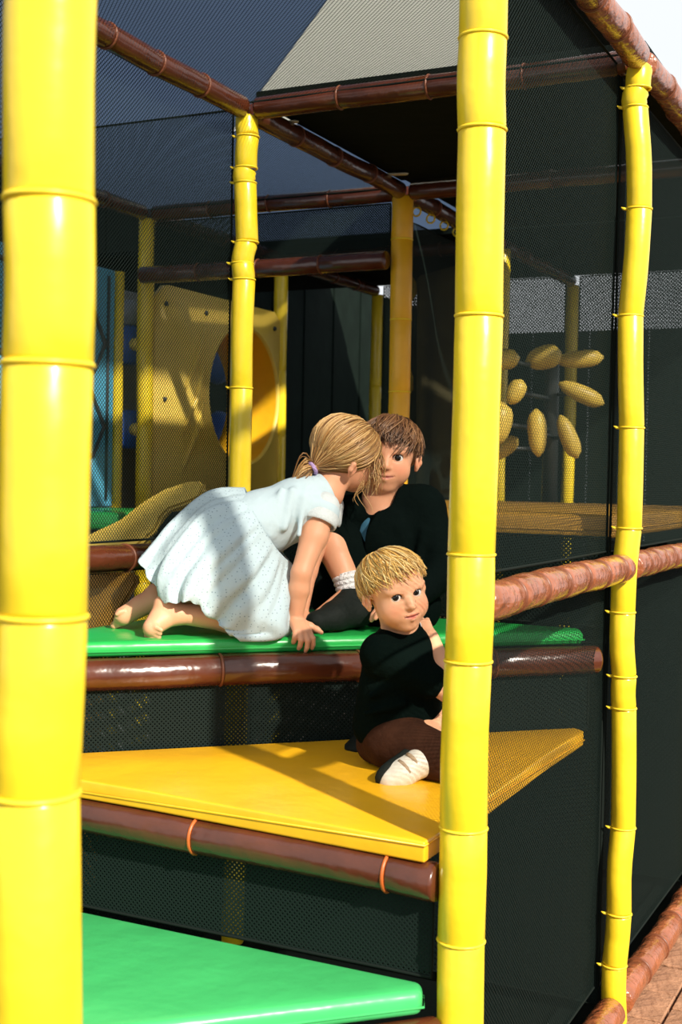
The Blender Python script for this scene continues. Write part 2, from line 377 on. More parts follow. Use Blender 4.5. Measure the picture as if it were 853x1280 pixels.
# ------------------------------------------------------------------ nets
s = math.sin
nets('safety_net', (-L-.048, L+.002, ZM+.04), (0, 1, 0), (0, 0, 1), L-.004, H-ZM-.02, 'fine black net filling the bay behind the girl, below the top beam', sw=.0020, sag=lambda a, b: .005*s(a*9+b*3)*s(math.pi*a))
nets('safety_net', (-L-.042, L+.002, 1.0), (0, 1, 0), (0, 0, 1), L-.004, ZM-1.04, 'narrow strip of black net under the rail behind the girl', sw=.0020)
nets('safety_net', (-.056, L+.04, ZM+.04), (0, 1, 0), (0, 0, 1), L-.042, H-ZM-.05, 'large black net of the outer wall above the puckered rail, beside the bright post', sw=.0023, st=.0010, sag=lambda a, b: .004*s(b*7+a*2)*s(math.pi*a))
nets('safety_net', (-.056, L+.04, .09), (0, 1, 0), (0, 0, 1), L-.042, ZM-.13, 'large black net of the outer wall under the puckered rail, beside the yellow step', sw=.0020, st=.0009, sag=lambda a, b: .004*s(b*7+a*2)*s(math.pi*a))
nets('safety_net', (-.048, 2*L+.002, ZM+.04), (0, 1, 0), (0, 0, 1), L-.004, H-ZM-.08, 'black net of the outer wall above the rail, past the crooked post', sw=.0020, st=.001)
nets('safety_net', (-.048, 2*L+.002, .09), (0, 1, 0), (0, 0, 1), L-.004, ZM-.13, 'black net of the outer wall above the paver path, past the crooked post', sw=.0022, st=.001)
nets('safety_net', (-.048, 3*L+.002, .09), (0, 1, 0), (0, 0, 1), L-.004, H-.15, 'tall black net at the far end of the outer wall', pitch=.011, sw=.003, st=.001)
nets('ceiling_net', (-L+.02, L+.02, H+.012), (1, 0, 0), (0, 1, 0), L-.04, L-.05, 'black ceiling net stretched over the stepped decks', sw=.0016, st=.0007, sag=lambda a, b: -.018*s(math.pi*a)*s(math.pi*b))
nets('ceiling_net', (-2*L+.02, 2*L+.02, H+.012), (1, 0, 0), (0, 1, 0), L-.04, L-.05, 'blue-grey looking ceiling net over the bay with the light blue board', sw=.0015, st=.0007, sag=lambda a, b: -.012*s(math.pi*a)*s(math.pi*b))
nets('header_net', (-2*L+.03, 3*L-.0, 2.33), (1, 0, 0), (0, 0, 1), L-.08, H-2.37, 'low black header net between two cross beams beside the amber post', pitch=.0075, sw=.0046)
nets('safety_net', (-L+.02, L-.0, .53), (1, 0, 0), (0, 0, 1), L-.08, ZB[1]-.56, 'black riser net between the lowest green step and the yellow step', pitch=.0075, sw=.0046)
nets('safety_net', (-L+.03, L+.03, .80), (1, 1, 0), (0, 0, 1), L*1.414-.15, ZB[2]-.83, 'black riser net between the yellow step and the upper green step', pitch=.0075, sw=.0044)
nets('safety_net', (-L+.05, 2*L+.0, 1.066), (1, 0, 0), (0, 0, 1), L-.10, .24, 'black riser net behind the boy, under the dim yellow deck', sw=.0040)
nets('safety_net', (-2*L+.04, 5*L, 1.0), (1, 0, 0), (0, 0, 1), L-.08, H-.97, 'coarse black net at the rear of the crawl-through bay', pitch=.013, sw=.0068)
nets('safety_net', (-L+.04, 5*L, 1.0), (1, 0, 0), (0, 0, 1), L-.08, H-.97, 'coarse black net at the rear, behind the foam pod spinner', pitch=.013, sw=.0072)
nets('safety_net', (-L+.04, 3*L, .04), (1, 0, 0), (0, 0, 1), L-.09, 1.2, 'added black net hiding sunlit ground under the dim yellow deck', pitch=.012, sw=.0090)  # added net, keeps sunlit ground beyond from showing
nets('safety_net', (-2*L+.04, 5*L+.06, .04), (1, 0, 0), (0, 0, 1), 2*L-.08, .92, 'added dense black net hiding sunlit ground at the frame rear', pitch=.014, sw=.0105)  # added net that darkens the view past the rear foot
nets('safety_net', (-L-.056, L+.05, .04), (0, 1, 0), (0, 0, 1), L-.10, .95, 'black net closing the space beneath the upper green step', pitch=.012, sw=.0080)
nets('safety_net', (-L+.05, 2*L, .04), (1, 0, 0), (0, 0, 1), L-.10, .98, 'black net beneath the deck behind the boy', pitch=.012, sw=.0080)
# dark draped net by the amber post, hung by yellow ties
dn = nets('draped_net', (-L, 3*L+.075, 1.37), (0, 1, 0), (0, 0, 1), L-.18, H-1.37-.10, 'dark draped net hung by yellow ties beside the amber post', sw=.0046, sag=lambda a, b: .03*s(a*14)*(.3+a)*(1-b*.7))
for i in range(9):
    V, F = sweep(ring_pts((-L, 3*L+.062, 1.46+.125*i), (0, 0, 1), .012, 12), .0035, 6, closed=True); mesh('yellow_tie', V, F, M['tie_y'], dn)
for i in range(7):
    V, F = sweep(ring_pts((-L, 3*L+.14+.15*i, H-.048), (0, 1, 0), .018, 14), .004, 6, closed=True); mesh('yellow_tie', V, F, M['tie_y'], dn)

# ------------------------------------------------------------------ things seen through the nets
# yellow crawl-through panel: board with a dished round opening, bay X=-2L, Y 3L..4L
def crawl_panel():
    x0 = -2*L; y0, y1, z0, z1 = 3*L+.045, 4*L-.041, 1.24, 2.285; cy, cz_ = 4.405, 1.84; n = 48
    root = empty('crawl_panel', (x0, cy, z0), 'yellow moulded panel with a round crawl-through hole, behind the fine net', 'play panel')
    def sq(a):
        c, s_ = math.cos(a), math.sin(a); k = min(((y1-cy) if c > 0 else (cy-y0))/max(abs(c), 1e-6), ((z1-cz_) if s_ > 0 else (cz_-z0))/max(abs(s_), 1e-6))
        return cy+c*k, cz_+s_*k
    def revolve(prof, name, m, closed):
        V = []; F = []; k = len(prof)
        for kind, dx in prof:
            for i in range(n):
                a = 2*math.pi*(i+.5)/n; yy, zz = sq(a) if kind == 'sq' else (cy+kind*math.cos(a), cz_+kind*math.sin(a)); V.append((x0+dx, yy, zz))
        for q in range(k if closed else k-1):
            q2 = (q+1) % k
            for i in range(n): i2 = (i+1) % n; F.append((q*n+i, q*n+i2, q2*n+i2, q2*n+i))
        return mesh(name, V, F, m, root, True)
    revolve([('sq', -.02), ('sq', .02), (.347, .02), (.345, .034), (.335, .034), (.331, .02), (.331, -.02)], 'moulded_board', M['plastic_y'], True)
    revolve([(.330, .018), (.329, -.03), (.326, -.15), (.326, -.27), (.337, -.27), (.339, -.021)], 'tunnel', M['orange'], False)
    for yy, zz in ((3.72, 2.20), (3.72, 1.32), (4.05, 2.2), (4.70, 2.2), (4.70, 1.34), (4.1, 1.32), (3.72, 1.78)):
        bm = bmesh.new(); bmesh.ops.create_uvsphere(bm, u_segments=10, v_segments=6, radius=.012); bmesh.ops.translate(bm, vec=(x0+.022, yy, zz), verts=bm.verts[:]); bm_obj('bolt_cap', bm, M['steel'], root, True)
    for zz in (1.45, 1.62, 1.80):     # moulded ribs
        V, F = sweep([(x0+.02, 3.86, zz), (x0+.022, 3.98-.05*abs(zz-1.62), zz+.18), (x0+.02, 4.04, zz+.34)], [.006, .016, .006], 10); mesh('moulded_rib', V, F, M['plastic_y'], root)
    return root
crawl_panel()
# blue bumps beyond the hole
for i, (px, py, Z) in enumerate(((272, 447, 7.1), (274, 545, 7.6))):
    p = W(px, py, Z); root = empty('blue_bumper', p, 'blue round bumper seen through the crawl hole, %s of the two' % ('upper' if i == 0 else 'lower'), 'bumper')
    bm = bmesh.new(); bmesh.ops.create_uvsphere(bm, u_segments=24, v_segments=14, radius=.13); bmesh.ops.scale(bm, vec=(.6, 1, 1.15), verts=bm.verts[:]); bmesh.ops.translate(bm, vec=p, verts=bm.verts[:]); bm_obj('cushion', bm, M['plastic_b'], root, True)
    V, F = sweep([(p.x-.1, p.y, 0), (p.x-.1, p.y, p.z), (p.x, p.y, p.z)], .02, 10); mesh('stand', V, F, M['steel'], root)
    V, F = sweep(ring_pts(p, (1, 0, 0), .125, 24), .014, 8, closed=True); mesh('rim', V, F, M['steel'], root)
# light blue activity board in bay X=-2L, Y 2L..3L
yb = [onx(px, 480, -2*L).y for px in (90, 139, 144, 161, 172)]
root = empty('activity_board', (-2*L, yb[0], 1.32), 'light blue upright activity board with black zigzag grooves', 'play panel')
y0 = 2*L+.06; y1 = yb[1]
bm_obj('board', box_bm((-2*L, (y0+y1)/2, 1.80), (.03, y1-y0, .98), .008), M['cyan'], root)
for zz in (1.96, 1.62):
    xx = -2*L+.018; pts = [Vector((xx, y0+.05, zz+.30)), Vector((xx, y1-.16, zz+.16)), Vector((xx, y1-.07, zz+.02)), Vector((xx, y1-.14, zz-.10)), Vector((xx, y0+.05, zz-.06))]
    V, F = sweep(pts, .010, 8); mesh('groove_line', V, F, M['steel'], root)
V, F = sweep([(-2*L+.018, y1-.05, 1.34), (-2*L+.018, y1-.05, 2.26)], .007, 8); mesh('groove_line', V, F, M['steel'], root)
V, F = sweep([(-2*L, yb[2]+.012, 0), (-2*L, yb[2]+.014, 1.6), (-2*L, yb[2]+.01, 1.95), (-2*L, yb[2]+.012, 2.29)], .026, 16); tag(mesh('padded_stile', V, F, M['yellow']), 'thin yellow padded stile at the edge of the light blue board', 'stile')
# rollers between stile and post
for py, w in ((432, 'upper'), (537, 'lower')):
    p = onx(161, py, -2*L-.15); root = empty('roller_toy', p, '%s blue roller with a yellow knob between stile and post' % w, 'roller')
    V, F = sweep([p+Vector((0, 0, -.085)), p+Vector((0, 0, -.07)), p+Vector((0, 0, .07)), p+Vector((0, 0, .085))], [.05, .065, .065, .05], 24); mesh('drum', V, F, M['plastic_b'], root)
    V, F = sweep([p+Vector((.05, -.03, 0)), p+Vector((.085, -.04, 0)), p+Vector((.10, -.045, 0))], [.028, .028, .015], 16); mesh('knob', V, F, M['plastic_y'], root)
    if w == 'upper': V, F = sweep([p+Vector((0, 0, .09)), p+Vector((0, 0, .17)), p+Vector((0, 0, .2))], [.06, .05, .02], 20); mesh('cap', V, F, M['grey'], root)
q = onx(161, 500, -2*L-.26); bm = box_bm((q.x, q.y, 1.14), (.03, .4, 2.28), .005); tag(bm_obj('backing_board', bm, M['grey']), 'grey backing board behind the two blue rollers', 'panel')
# yellow foam cut-out (branch shape) behind the net
pix = [(85, 700), (112, 668), (150, 650), (178, 628), (205, 612), (235, 602), (250, 602), (256, 610), (252, 622), (235, 630), (212, 638), (202, 648), (197, 662), (182, 676), (165, 690), (150, 705), (120, 715), (92, 716)]
Zc = 4.15
def cutout(name, pix, Z, th, m, label, cat):
    P = [W(x, y, Z) for x, y in pix]; n = FW.copy(); n.z = 0; n.normalize()
    bm = bmesh.new(); f = bm.faces.new([bm.verts.new(p) for p in P]); e = bmesh.ops.extrude_face_region(bm, geom=[f])
    bmesh.ops.translate(bm, vec=n*th, verts=[v for v in e['geom'] if isinstance(v, bmesh.types.BMVert)])
    bmesh.ops.recalc_face_normals(bm, faces=bm.faces[:])
    bmesh.ops.bevel(bm, geom=[e_ for e_ in bm.edges if len(e_.link_faces) == 2 and e_.calc_face_angle(0) > .9], offset=.012, segments=3, affect='EDGES', clamp_overlap=True)
    return tag(bm_obj(name, bm, m, None, False), label, cat)
cutout('foam_branch', pix, Zc, .12, M['plastic_y'], 'yellow foam branch with a rounded tip, behind the net over the brown rail', 'foam shape')
cutout('foam_wave', [(500, 330), (512, 340), (521, 352), (522, 366), (513, 378), (509, 400), (510, 430), (512, 455), (517, 470), (517, 486), (511, 496), (500, 500)], 5.15, .08, M['yellow'], 'wavy yellow foam edge peeping out beside the amber post', 'foam shape')
cutout('dark_cushion', [(196, 662), (214, 640), (236, 640), (246, 660), (240, 700), (200, 700)], 4.0, .12, M['black'], 'black cushion beside the yellow foam branch', 'cushion')
cutout('dim_yellow_mat', [(60, 712), (170, 716), (172, 730), (128, 800), (118, 1112), (60, 1112)], 4.3, .06, M['deck_dim'], 'dim yellow mat slanting behind the net under the rail', 'mat')
cutout('khaki_sheet', [(522, 345), (575, 330), (640, 945), (520, 945)], 6.6, .05, M['beige'], 'khaki sheet hanging behind the dark draped net', 'sheet')

# foam pod spinner
Zs = 5.25
hub = W(690, 500, Zs+.25); root = empty('pod_spinner', (hub.x, hub.y, 1.365), 'spinner of yellow foam pods on a dark column, behind the outer net', 'spinner')
V, F = sweep([(hub.x, hub.y, 1.365), (hub.x, hub.y, 1.98), (hub.x, hub.y, 2.02)], [.035, .03, .02], 16); mesh('column', V, F, M['steel'], root)
pods = [(627, 450, 46, 26, 8, -.1), (680, 447, 46, 30, 15, .1), (645, 490, 34, 23, 62, -.15), (725, 449, 60, 22, 5, .2), (727, 492, 62, 22, -25, .15), (623, 530, 56, 34, 80, -.2), (672, 541, 60, 24, 93, -.12), (711, 546, 58, 22, -68, 0), (632, 560, 40, 20, 40, .1)]
for px, py, ln, wd, ang, dz in pods:
    Z = Zs+dz; k = Z/FPX; c = W(px, py, Z); a = R(ang); ax = RT*math.cos(a)+UP*math.sin(a)
    n = 9; pts = []; rad = []
    for i in range(n):
        t = i/(n-1)*2-1; pts.append(c+ax*(t*ln*k/2)); rad.append(max(.006, wd*k/2*math.sqrt(max(0, 1-abs(t)**2.6))*(1+.12*t)))
    V, F = sweep(pts, rad, 16); p = mesh('foam_pod', V, F, M['plastic_y'], root)
    V, F = sweep([c, Vector((hub.x, hub.y, c.z))], .009, 8); mesh('arm', V, F, M['steel'], root)
# ------------------------------------------------------------------ sculpting: a signed distance grid turned into one continuous surface
class Sdf:
    def __init__(s, lo, hi, h):
        s.h = h; s.lo = np.array(lo, np.float32); s.n = np.ceil((np.array(hi)-np.array(lo))/h).astype(int)+1
        s.D = np.full(s.n, .08, np.float32)
    def _sub(s, mn, mx):
        a = np.maximum(0, np.floor((mn-s.lo)/s.h).astype(int)); b = np.minimum(s.n, np.ceil((mx-s.lo)/s.h).astype(int)+1)
        if np.any(b <= a): return None
        g = [s.lo[i]+s.h*np.arange(a[i], b[i], dtype=np.float32) for i in range(3)]
        X, Y, Z = np.meshgrid(*g, indexing='ij'); return tuple(slice(a[i], b[i]) for i in range(3)), X, Y, Z
    def _mix(s, sl, d, k, sub):
        o = s.D[sl]
        if not sub:
            if k > 0:
                hh = np.maximum(k-np.abs(o-d), 0)/k; s.D[sl] = np.minimum(o, d)-hh*hh*k*.25
            else: s.D[sl] = np.minimum(o, d)
        else:
            d = -d
            if k > 0:
                hh = np.maximum(k-np.abs(o-d), 0)/k; s.D[sl] = np.maximum(o, d)+hh*hh*k*.25
            else: s.D[sl] = np.maximum(o, d)
    def cone(s, a, b, ra, rb=None, k=.01, sub=False):
        rb = ra if rb is None else rb; a = np.array(a, np.float32); b = np.array(b, np.float32); m = max(ra, rb)+k+3*s.h
        q = s._sub(np.minimum(a, b)-m, np.maximum(a, b)+m)
        if q is None: return s
        sl, X, Y, Z = q; ab = b-a; L2 = max(float(ab@ab), 1e-9)
        t = np.clip(((X-a[0])*ab[0]+(Y-a[1])*ab[1]+(Z-a[2])*ab[2])/L2, 0, 1)
        d = np.sqrt((X-a[0]-t*ab[0])**2+(Y-a[1]-t*ab[1])**2+(Z-a[2]-t*ab[2])**2)-(ra+t*(rb-ra))
        s._mix(sl, d, k, sub); return s
    def chain(s, pts, rad, k=.01, sub=False):
        for i in range(len(pts)-1): s.cone(pts[i], pts[i+1], rad[i], rad[i+1], k, sub)
        return s
    def ell(s, c, r, Rm=None, k=.01, sub=False):
        c = np.array(c, np.float32); r = np.array(r, np.float32); m = r.max()+k+3*s.h
        q = s._sub(c-m, c+m)
        if q is None: return s
        sl, X, Y, Z = q; X = X-c[0]; Y = Y-c[1]; Z = Z-c[2]
        if Rm is not None:
            X, Y, Z = [Rm[0][i]*X+Rm[1][i]*Y+Rm[2][i]*Z for i in range(3)]
        k0 = np.sqrt((X/r[0])**2+(Y/r[1])**2+(Z/r[2])**2)+1e-9; k1 = np.sqrt((X/r[0]**2)**2+(Y/r[1]**2)**2+(Z/r[2]**2)**2)+1e-9
        s._mix(sl, (k0*(k0-1)/k1).astype(np.float32), k, sub); return s
    def cut(s, fn, k=.004):
        """keep where fn(X,Y,Z) < 0"""
        g = [s.lo[i]+s.h*np.arange(s.n[i], dtype=np.float32) for i in range(3)]; X, Y, Z = np.meshgrid(*g, indexing='ij')
        s._mix((slice(None),)*3, -fn(X, Y, Z).astype(np.float32), k, True); return s
    def surf(s):
        D = s.D; S = (D < 0); n = s.n
        S[0] = S[-1] = False; S[:, 0] = S[:, -1] = False; S[:, :, 0] = S[:, :, -1] = False
        D = np.where(S, np.minimum(D, -1e-6), np.maximum(D, 1e-6))
        c = np.zeros(n-1, np.uint8)
        for i in (0, 1):
            for j in (0, 1):
                for k in (0, 1): c += S[i:n[0]-1+i, j:n[1]-1+j, k:n[2]-1+k]
        I = np.argwhere((c > 0) & (c < 8)); idm = np.full(n-1, -1, np.int32); idm[tuple(I.T)] = np.arange(len(I))
        cor = [(i, j, k) for i in (0, 1) for j in (0, 1) for k in (0, 1)]
        val = {q: D[I[:, 0]+q[0], I[:, 1]+q[1], I[:, 2]+q[2]] for q in cor}
        acc = np.zeros((len(I), 3)); cnt = np.zeros(len(I))
        for q in cor:
            for ax in range(3):
                if q[ax] == 0:
                    q2 = list(q); q2[ax] = 1; q2 = tuple(q2); a, b = val[q], val[q2]; m = (a < 0) != (b < 0)
                    t = np.where(m, a/np.where(m, a-b, 1), 0); p = np.tile(np.array(q, float), (len(I), 1)); p[:, ax] = t
                    acc += p*m[:, None]; cnt += m
        V = s.lo+s.h*(I+acc/cnt[:, None])
        Fs = []
        for ax in range(3):
            a1, a2 = (ax+1) % 3, (ax+2) % 3
            s0 = [slice(None)]*3; s1 = [slice(None)]*3; s0[ax] = slice(0, n[ax]-1); s1[ax] = slice(1, n[ax])
            A0, A1 = S[tuple(s0)], S[tuple(s1)]
            for sg in (0, 1):
                E = np.argwhere((A0 & ~A1) if sg == 0 else (~A0 & A1))
                if not len(E): continue
                def cell(d1, d2):
                    e = E.copy(); e[:, a1] += d1; e[:, a2] += d2; return idm[tuple(e.T)]
                q = np.stack([cell(-1, -1), cell(0, -1), cell(0, 0), cell(-1, 0)], 1)
                Fs.append(q if sg == 0 else q[:, ::-1])
        return V, np.concatenate(Fs)
def sdf_mesh(name, sdf, m, parent, cols=None, relax=1):
    V, F = sdf.surf(); V = V.astype(float)
    for _ in range(relax):       # light smoothing
        acc = np.zeros_like(V); cnt = np.zeros(len(V))
        for i in range(4):
            a, b = F[:, i], F[:, (i+1) % 4]
            np.add.at(acc, a, V[b]); np.add.at(cnt, a, 1); np.add.at(acc, b, V[a]); np.add.at(cnt, b, 1)
        V = V*.45+.55*acc/np.maximum(cnt, 1)[:, None]
    off = np.zeros(3)
    g = parent
    while g is not None: off += np.array(g.location); g = g.parent
    me = bpy.data.meshes.new(name); me.vertices.add(len(V)); me.vertices.foreach_set('co', (V-off).astype(np.float32).ravel())
    me.loops.add(F.size); me.loops.foreach_set('vertex_index', F.ravel().astype(np.int32))
    me.polygons.add(len(F)); me.polygons.foreach_set('loop_start', np.arange(0, F.size, 4, dtype=np.int32)); me.polygons.foreach_set('loop_total', np.full(len(F), 4, np.int32))
    me.update(calc_edges=True); me.validate(); me.polygons.foreach_set('use_smooth', np.ones(len(me.polygons), bool))
    if cols is not None:
        at = me.color_attributes.new('Col', 'FLOAT_COLOR', 'POINT'); c = np.ones((len(V), 4), np.float32); c[:, :3] = cols(V); at.data.foreach_set('color', c.ravel())
    me.materials.append(m)
    return link(bpy.data.objects.new(name, me), parent)
def attr_mat(name, rough=.5, sss=0, spec=.4, bump=0):
    m = mat(name, (1, 1, 1), rough, bump, 300, spec=spec); nt = m.node_tree; a = nt.nodes.new('ShaderNodeAttribute'); a.attribute_name = 'Col'
    b = nt.nodes['Principled BSDF']; nt.links.new(a.outputs['Color'], b.inputs['Base Color'])
    if sss:
        b.inputs['Subsurface Weight'].default_value = sss; b.inputs['Subsurface Radius'].default_value = (1, .35, .2); b.inputs['Subsurface Scale'].default_value = .006
    return m
M['skin'] = attr_mat('skin', .48, .12, .35)
M['hair'] = attr_mat('hair', .42, 0, .5)
M['eye_w'] = mat('eye_white', (.75, .72, .68), .15); M['iris'] = mat('iris_dark', (.020, .012, .008), .12); M['pupil'] = mat('pupil', (.003, .003, .003), .1)
M['lash'] = mat('lash', (.05, .025, .012), .6)
M['tee'] = mat('black_cotton', (.0022, .0052, .0042), .95, .3, 40, spec=.02)
M['jacket'] = mat('black_jacket', (.0022, .0050, .0043), .9, .3, 25, spec=.03)
M['blue_tee'] = mat('blue_cotton', (.06, .22, .36), .8, .2, 30, .3, 15)
M['trousers'] = mat('brown_corduroy', (.042, .015, .007), .85, .3, 40, .3, 20, spec=.1)
M['shoe_w'] = mat('cream_leather', (.68, .62, .52), .5, .2, 30, .15, 20)
M['shoe_g'] = mat('tan_suede', (.32, .22, .13), .7, .2, 50)
M['sole'] = mat('dark_rubber', (.008, .011, .009), .7, .2, 60, spec=.15)
M['sock'] = mat('white_sock', (.78, .76, .76), .85, .5, 120)
M['lace'] = mat('pale_lace', (.62, .66, .66), .8, .25, 260, .06, 120)
M['elastic'] = mat('lilac_elastic', (.45, .30, .55), .7, .4, 90)
# dress: pale blue cotton with tiny flecks
m = mat('pale_blue_cotton', (.52, .68, .73), .8, .12, 60, spec=.2); nt = m.node_tree
vo = nt.nodes.new('ShaderNodeTexVoronoi'); vo.inputs['Scale'].default_value = 120; vo.inputs['Randomness'].default_value = .45
tc = nt.nodes.new('ShaderNodeTexCoord'); nt.links.new(tc.outputs['Object'], vo.inputs['Vector'])
rp = nt.nodes.new('ShaderNodeValToRGB'); rp.color_ramp.elements[0].position = .17; rp.color_ramp.elements[0].color = (.27, .36, .41, 1); rp.color_ramp.elements[1].position = .24; rp.color_ramp.elements[1].color = (.50, .61, .65, 1)
nt.links.new(vo.outputs['Distance'], rp.inputs['Fac']); nt.links.new(rp.outputs['Color'], nt.nodes['Principled BSDF'].inputs['Base Color']); M['dress'] = m
M['bodice'] = mat('plain_pale_blue_cotton', (.52, .63, .67), .8, .2, 30, spec=.2)

def cdir(r, u, f): return (RT*r+UP*u+FW*f).normalized()
class Head:
    """local axes: x to the person's left, y out of the face, z up; lengths in head heights"""
    def __init__(s, c, H, fwd, up):
        s.c = Vector(c); s.H = H; s.y = fwd.normalized(); s.x = s.y.cross(up).normalized()*-1; s.x = up.cross(s.y).normalized()*-1
        s.x = s.y.cross(up).normalized(); s.z = s.x.cross(s.y).normalized(); s.R = np.array([[s.x[i], s.y[i], s.z[i]] for i in range(3)])
    def p(s, x, y, z): return s.c+(s.x*x+s.y*y+s.z*z)*s.H
    def loc(s, V): return ((np.asarray(V)-np.array(s.c)) @ s.R)/s.H
def add_head(S, h, smile=0.0, slim=1.0, lips=1.0, mw=.095):
    q, H = h.p, h.H; E = lambda c, r, k=.05, sub=False: S.ell(q(*c), [v*H for v in r], h.R, k*H, sub)
    E((0, -.07, .13), (.375, .45, .37)); E((0, .14, .12), (.31, .25, .29), .12)
    E((0, .10, -.17), (.30*slim, .31, .33), .12)
    for s in (-1, 1):
        E((s*.17*slim, .22, -.19), (.15, .15, .15), .12)
        E((s*.15, .318, .09), (.11, .06, .04), .08)                       # brow ridge
        S.chain([q(s*.372, .01, .01), q(s*.418, -.03, .02), q(s*.430, -.045, -.06), q(s*.395, -.01, -.16)], [.026*H, .034*H, .034*H, .026*H], .03*H)
        E((s*.395, .0, -.07), (.03, .055, .085), .02)
        S.ell(q(s*.428, .015, -.06), [.018*H, .030*H, .052*H], h.R, .012*H, True)
    E((0, .27, -.40), (.12, .10, .09), .10)
    S.chain([q(0, .365, .03), q(0, .418, -.06), q(0, .452, -.125)], [.030*H, .040*H, .056*H], .06*H)
    for s in (-1, 1):
        E((s*.048, .415, -.145), (.032, .036, .028), .02); S.ell(q(s*.026, .447, -.168), [.012*H, .016*H, .010*H], h.R, .008*H, True)
    # mouth
    E((0, .345, -.27), (.13, .075, .09), .06)
    w = mw+.02*smile; zc = -.262; up_ = .02*smile
    S.chain([q(-w, .362, zc+up_), q(-.04, .405, zc+.014), q(0, .412, zc+.008), q(.04, .405, zc+.014), q(w, .362, zc+up_)], [.012*H, .02*H*lips, .018*H*lips, .02*H*lips, .012*H], .015*H)
    S.chain([q(-w*.9, .362, zc-.012+up_), q(0, .405, zc-.040), q(w*.9, .362, zc-.012+up_)], [.012*H, .026*H*lips, .012*H], .015*H)
    S.chain([q(-w, .385, zc-.006+up_), q(-.04, .425, zc-.010), q(0, .43, zc-.012), q(.04, .425, zc-.010), q(w, .385, zc-.006+up_)], [.006*H, .011*H*lips, .013*H*lips, .011*H*lips, .006*H], .006*H, True)
    for s in (-1, 1):   # eye openings
        S.ell(q(s*.148, .385, .0), [.080*H, .085*H, .053*H], h.R, .014*H, True)
def face_cols(h, skin, lip=(.55, .16, .12), brow=(.30, .16, .06), smile=0, browz=.115, bi=.75, mw=.095):
    def fn(V):
        l = h.loc(V); c = np.tile(np.array(skin), (len(V), 1)); x, y, z = l.T; w = mw+.02*smile
        def mixc(m, col): 
            mm = np.clip(m, 0, 1)[:, None]; return c*(1-mm)+np.array(col)*mm
        near = (y > .1) & (np.abs(x) < .5) & (np.abs(z) < .6)
        zl = -.268+.02*smile*(np.abs(x)/w)**2
        c = mixc(near*np.clip(1.6-np.sqrt((x/(w*.95))**2+((z-zl)/.040)**2)*1.4, 0, 1)*(y > .33), lip)
        c = mixc(near*(y > .33)*.85*np.exp(-((z-zl+.002)/.0085)**2)*(np.abs(x) < w*.92), (.16, .03, .02))
        for s in (-1, 1):
            c = mixc(near*.45*np.exp(-(((x-s*.2)/.10)**2+((z+.16)/.09)**2)), (skin[0]*.95, skin[1]*.55, skin[2]*.50))
            arch = browz+.012*(1-((np.abs(x)-.15)/.09)**2)
            c = mixc(near*bi*np.exp(-((z-arch)/.013)**2)*(np.abs(x-s*.155) < .085), brow)
            c = mixc(.35*np.exp(-(((x-s*.41)/.05)**2+((y+.02)/.06)**2+((z+.07)/.09)**2)), (skin[0]*.95, skin[1]*.55, skin[2]*.5))
        return c
    return fn
def add_eyes(h, root, look, r=.078):
    for s in (-1, 1):
        c = h.p(s*.148, .300, 0); look_d = (look-c).normalized(); x, y, d = frame(look_d); rr = r*h.H
        V = []; F = []; n = 20; rings = [0, .10, .20, .30, .44, .60, .8, 1.1, 1.5, 2.0, 2.6, math.pi]
        for a in rings:
            for j in range(n): t = 2*math.pi*j/n; V.append(c+(d*math.cos(a)+(x*math.cos(t)+y*math.sin(t))*math.sin(a))*rr)
        for i in range(len(rings)-1):
            for j in range(n): F.append((i*n+j, i*n+(j+1) % n, (i+1)*n+(j+1) % n, (i+1)*n+j))
        o = mesh('eye', V, F, M['eye_w'], root); o.data.materials.append(M['iris']); o.data.materials.append(M['pupil'])
        for f in o.data.polygons: i = f.index//n; f.material_index = 2 if i < 3 else (1 if i < 5 else 0)
        pts = [h.p(s*(.148-.072), .352, -.004), h.p(s*(.148-.04), .374, .043), h.p(s*.148, .380, .053), h.p(s*(.148+.045), .364, .043), h.p(s*(.148+.078), .325, -.004)]
        V, F = sweep(pts, [.003*h.H, .007*h.H, .008*h.H, .007*h.H, .003*h.H], 6); mesh('eyelash', V, F, M['lash'], root)
def strands(paths, r0, cols, name, parent, n=3):
    V = []; F = []; C = []
    for P, rr, col in zip(paths, r0, cols):
        k = len(P); b0 = len(V); rad = [rr*(.55+.45*min(1, i/1.5)) if i < k*.5 else rr*(1-.92*((i-k*.5)/(k*.5))**1.5) for i in range(k)]
        sweep(P, rad, n, V, F, cap=False); C += [col]*(len(V)-b0)
    o = mesh(name, V, F, M['hair'], parent)
    at = o.data.color_attributes.new('Col', 'FLOAT_COLOR', 'POINT'); c = np.ones((len(V), 4), np.float32); c[:, :3] = np.array(C); at.data.foreach_set('color', c.ravel()); return o
def pick(rnd, pal):
    a, b = rnd.choice(pal), rnd.choice(pal); t = rnd.random(); return [a[i]*(1-t)+b[i]*t for i in range(3)]
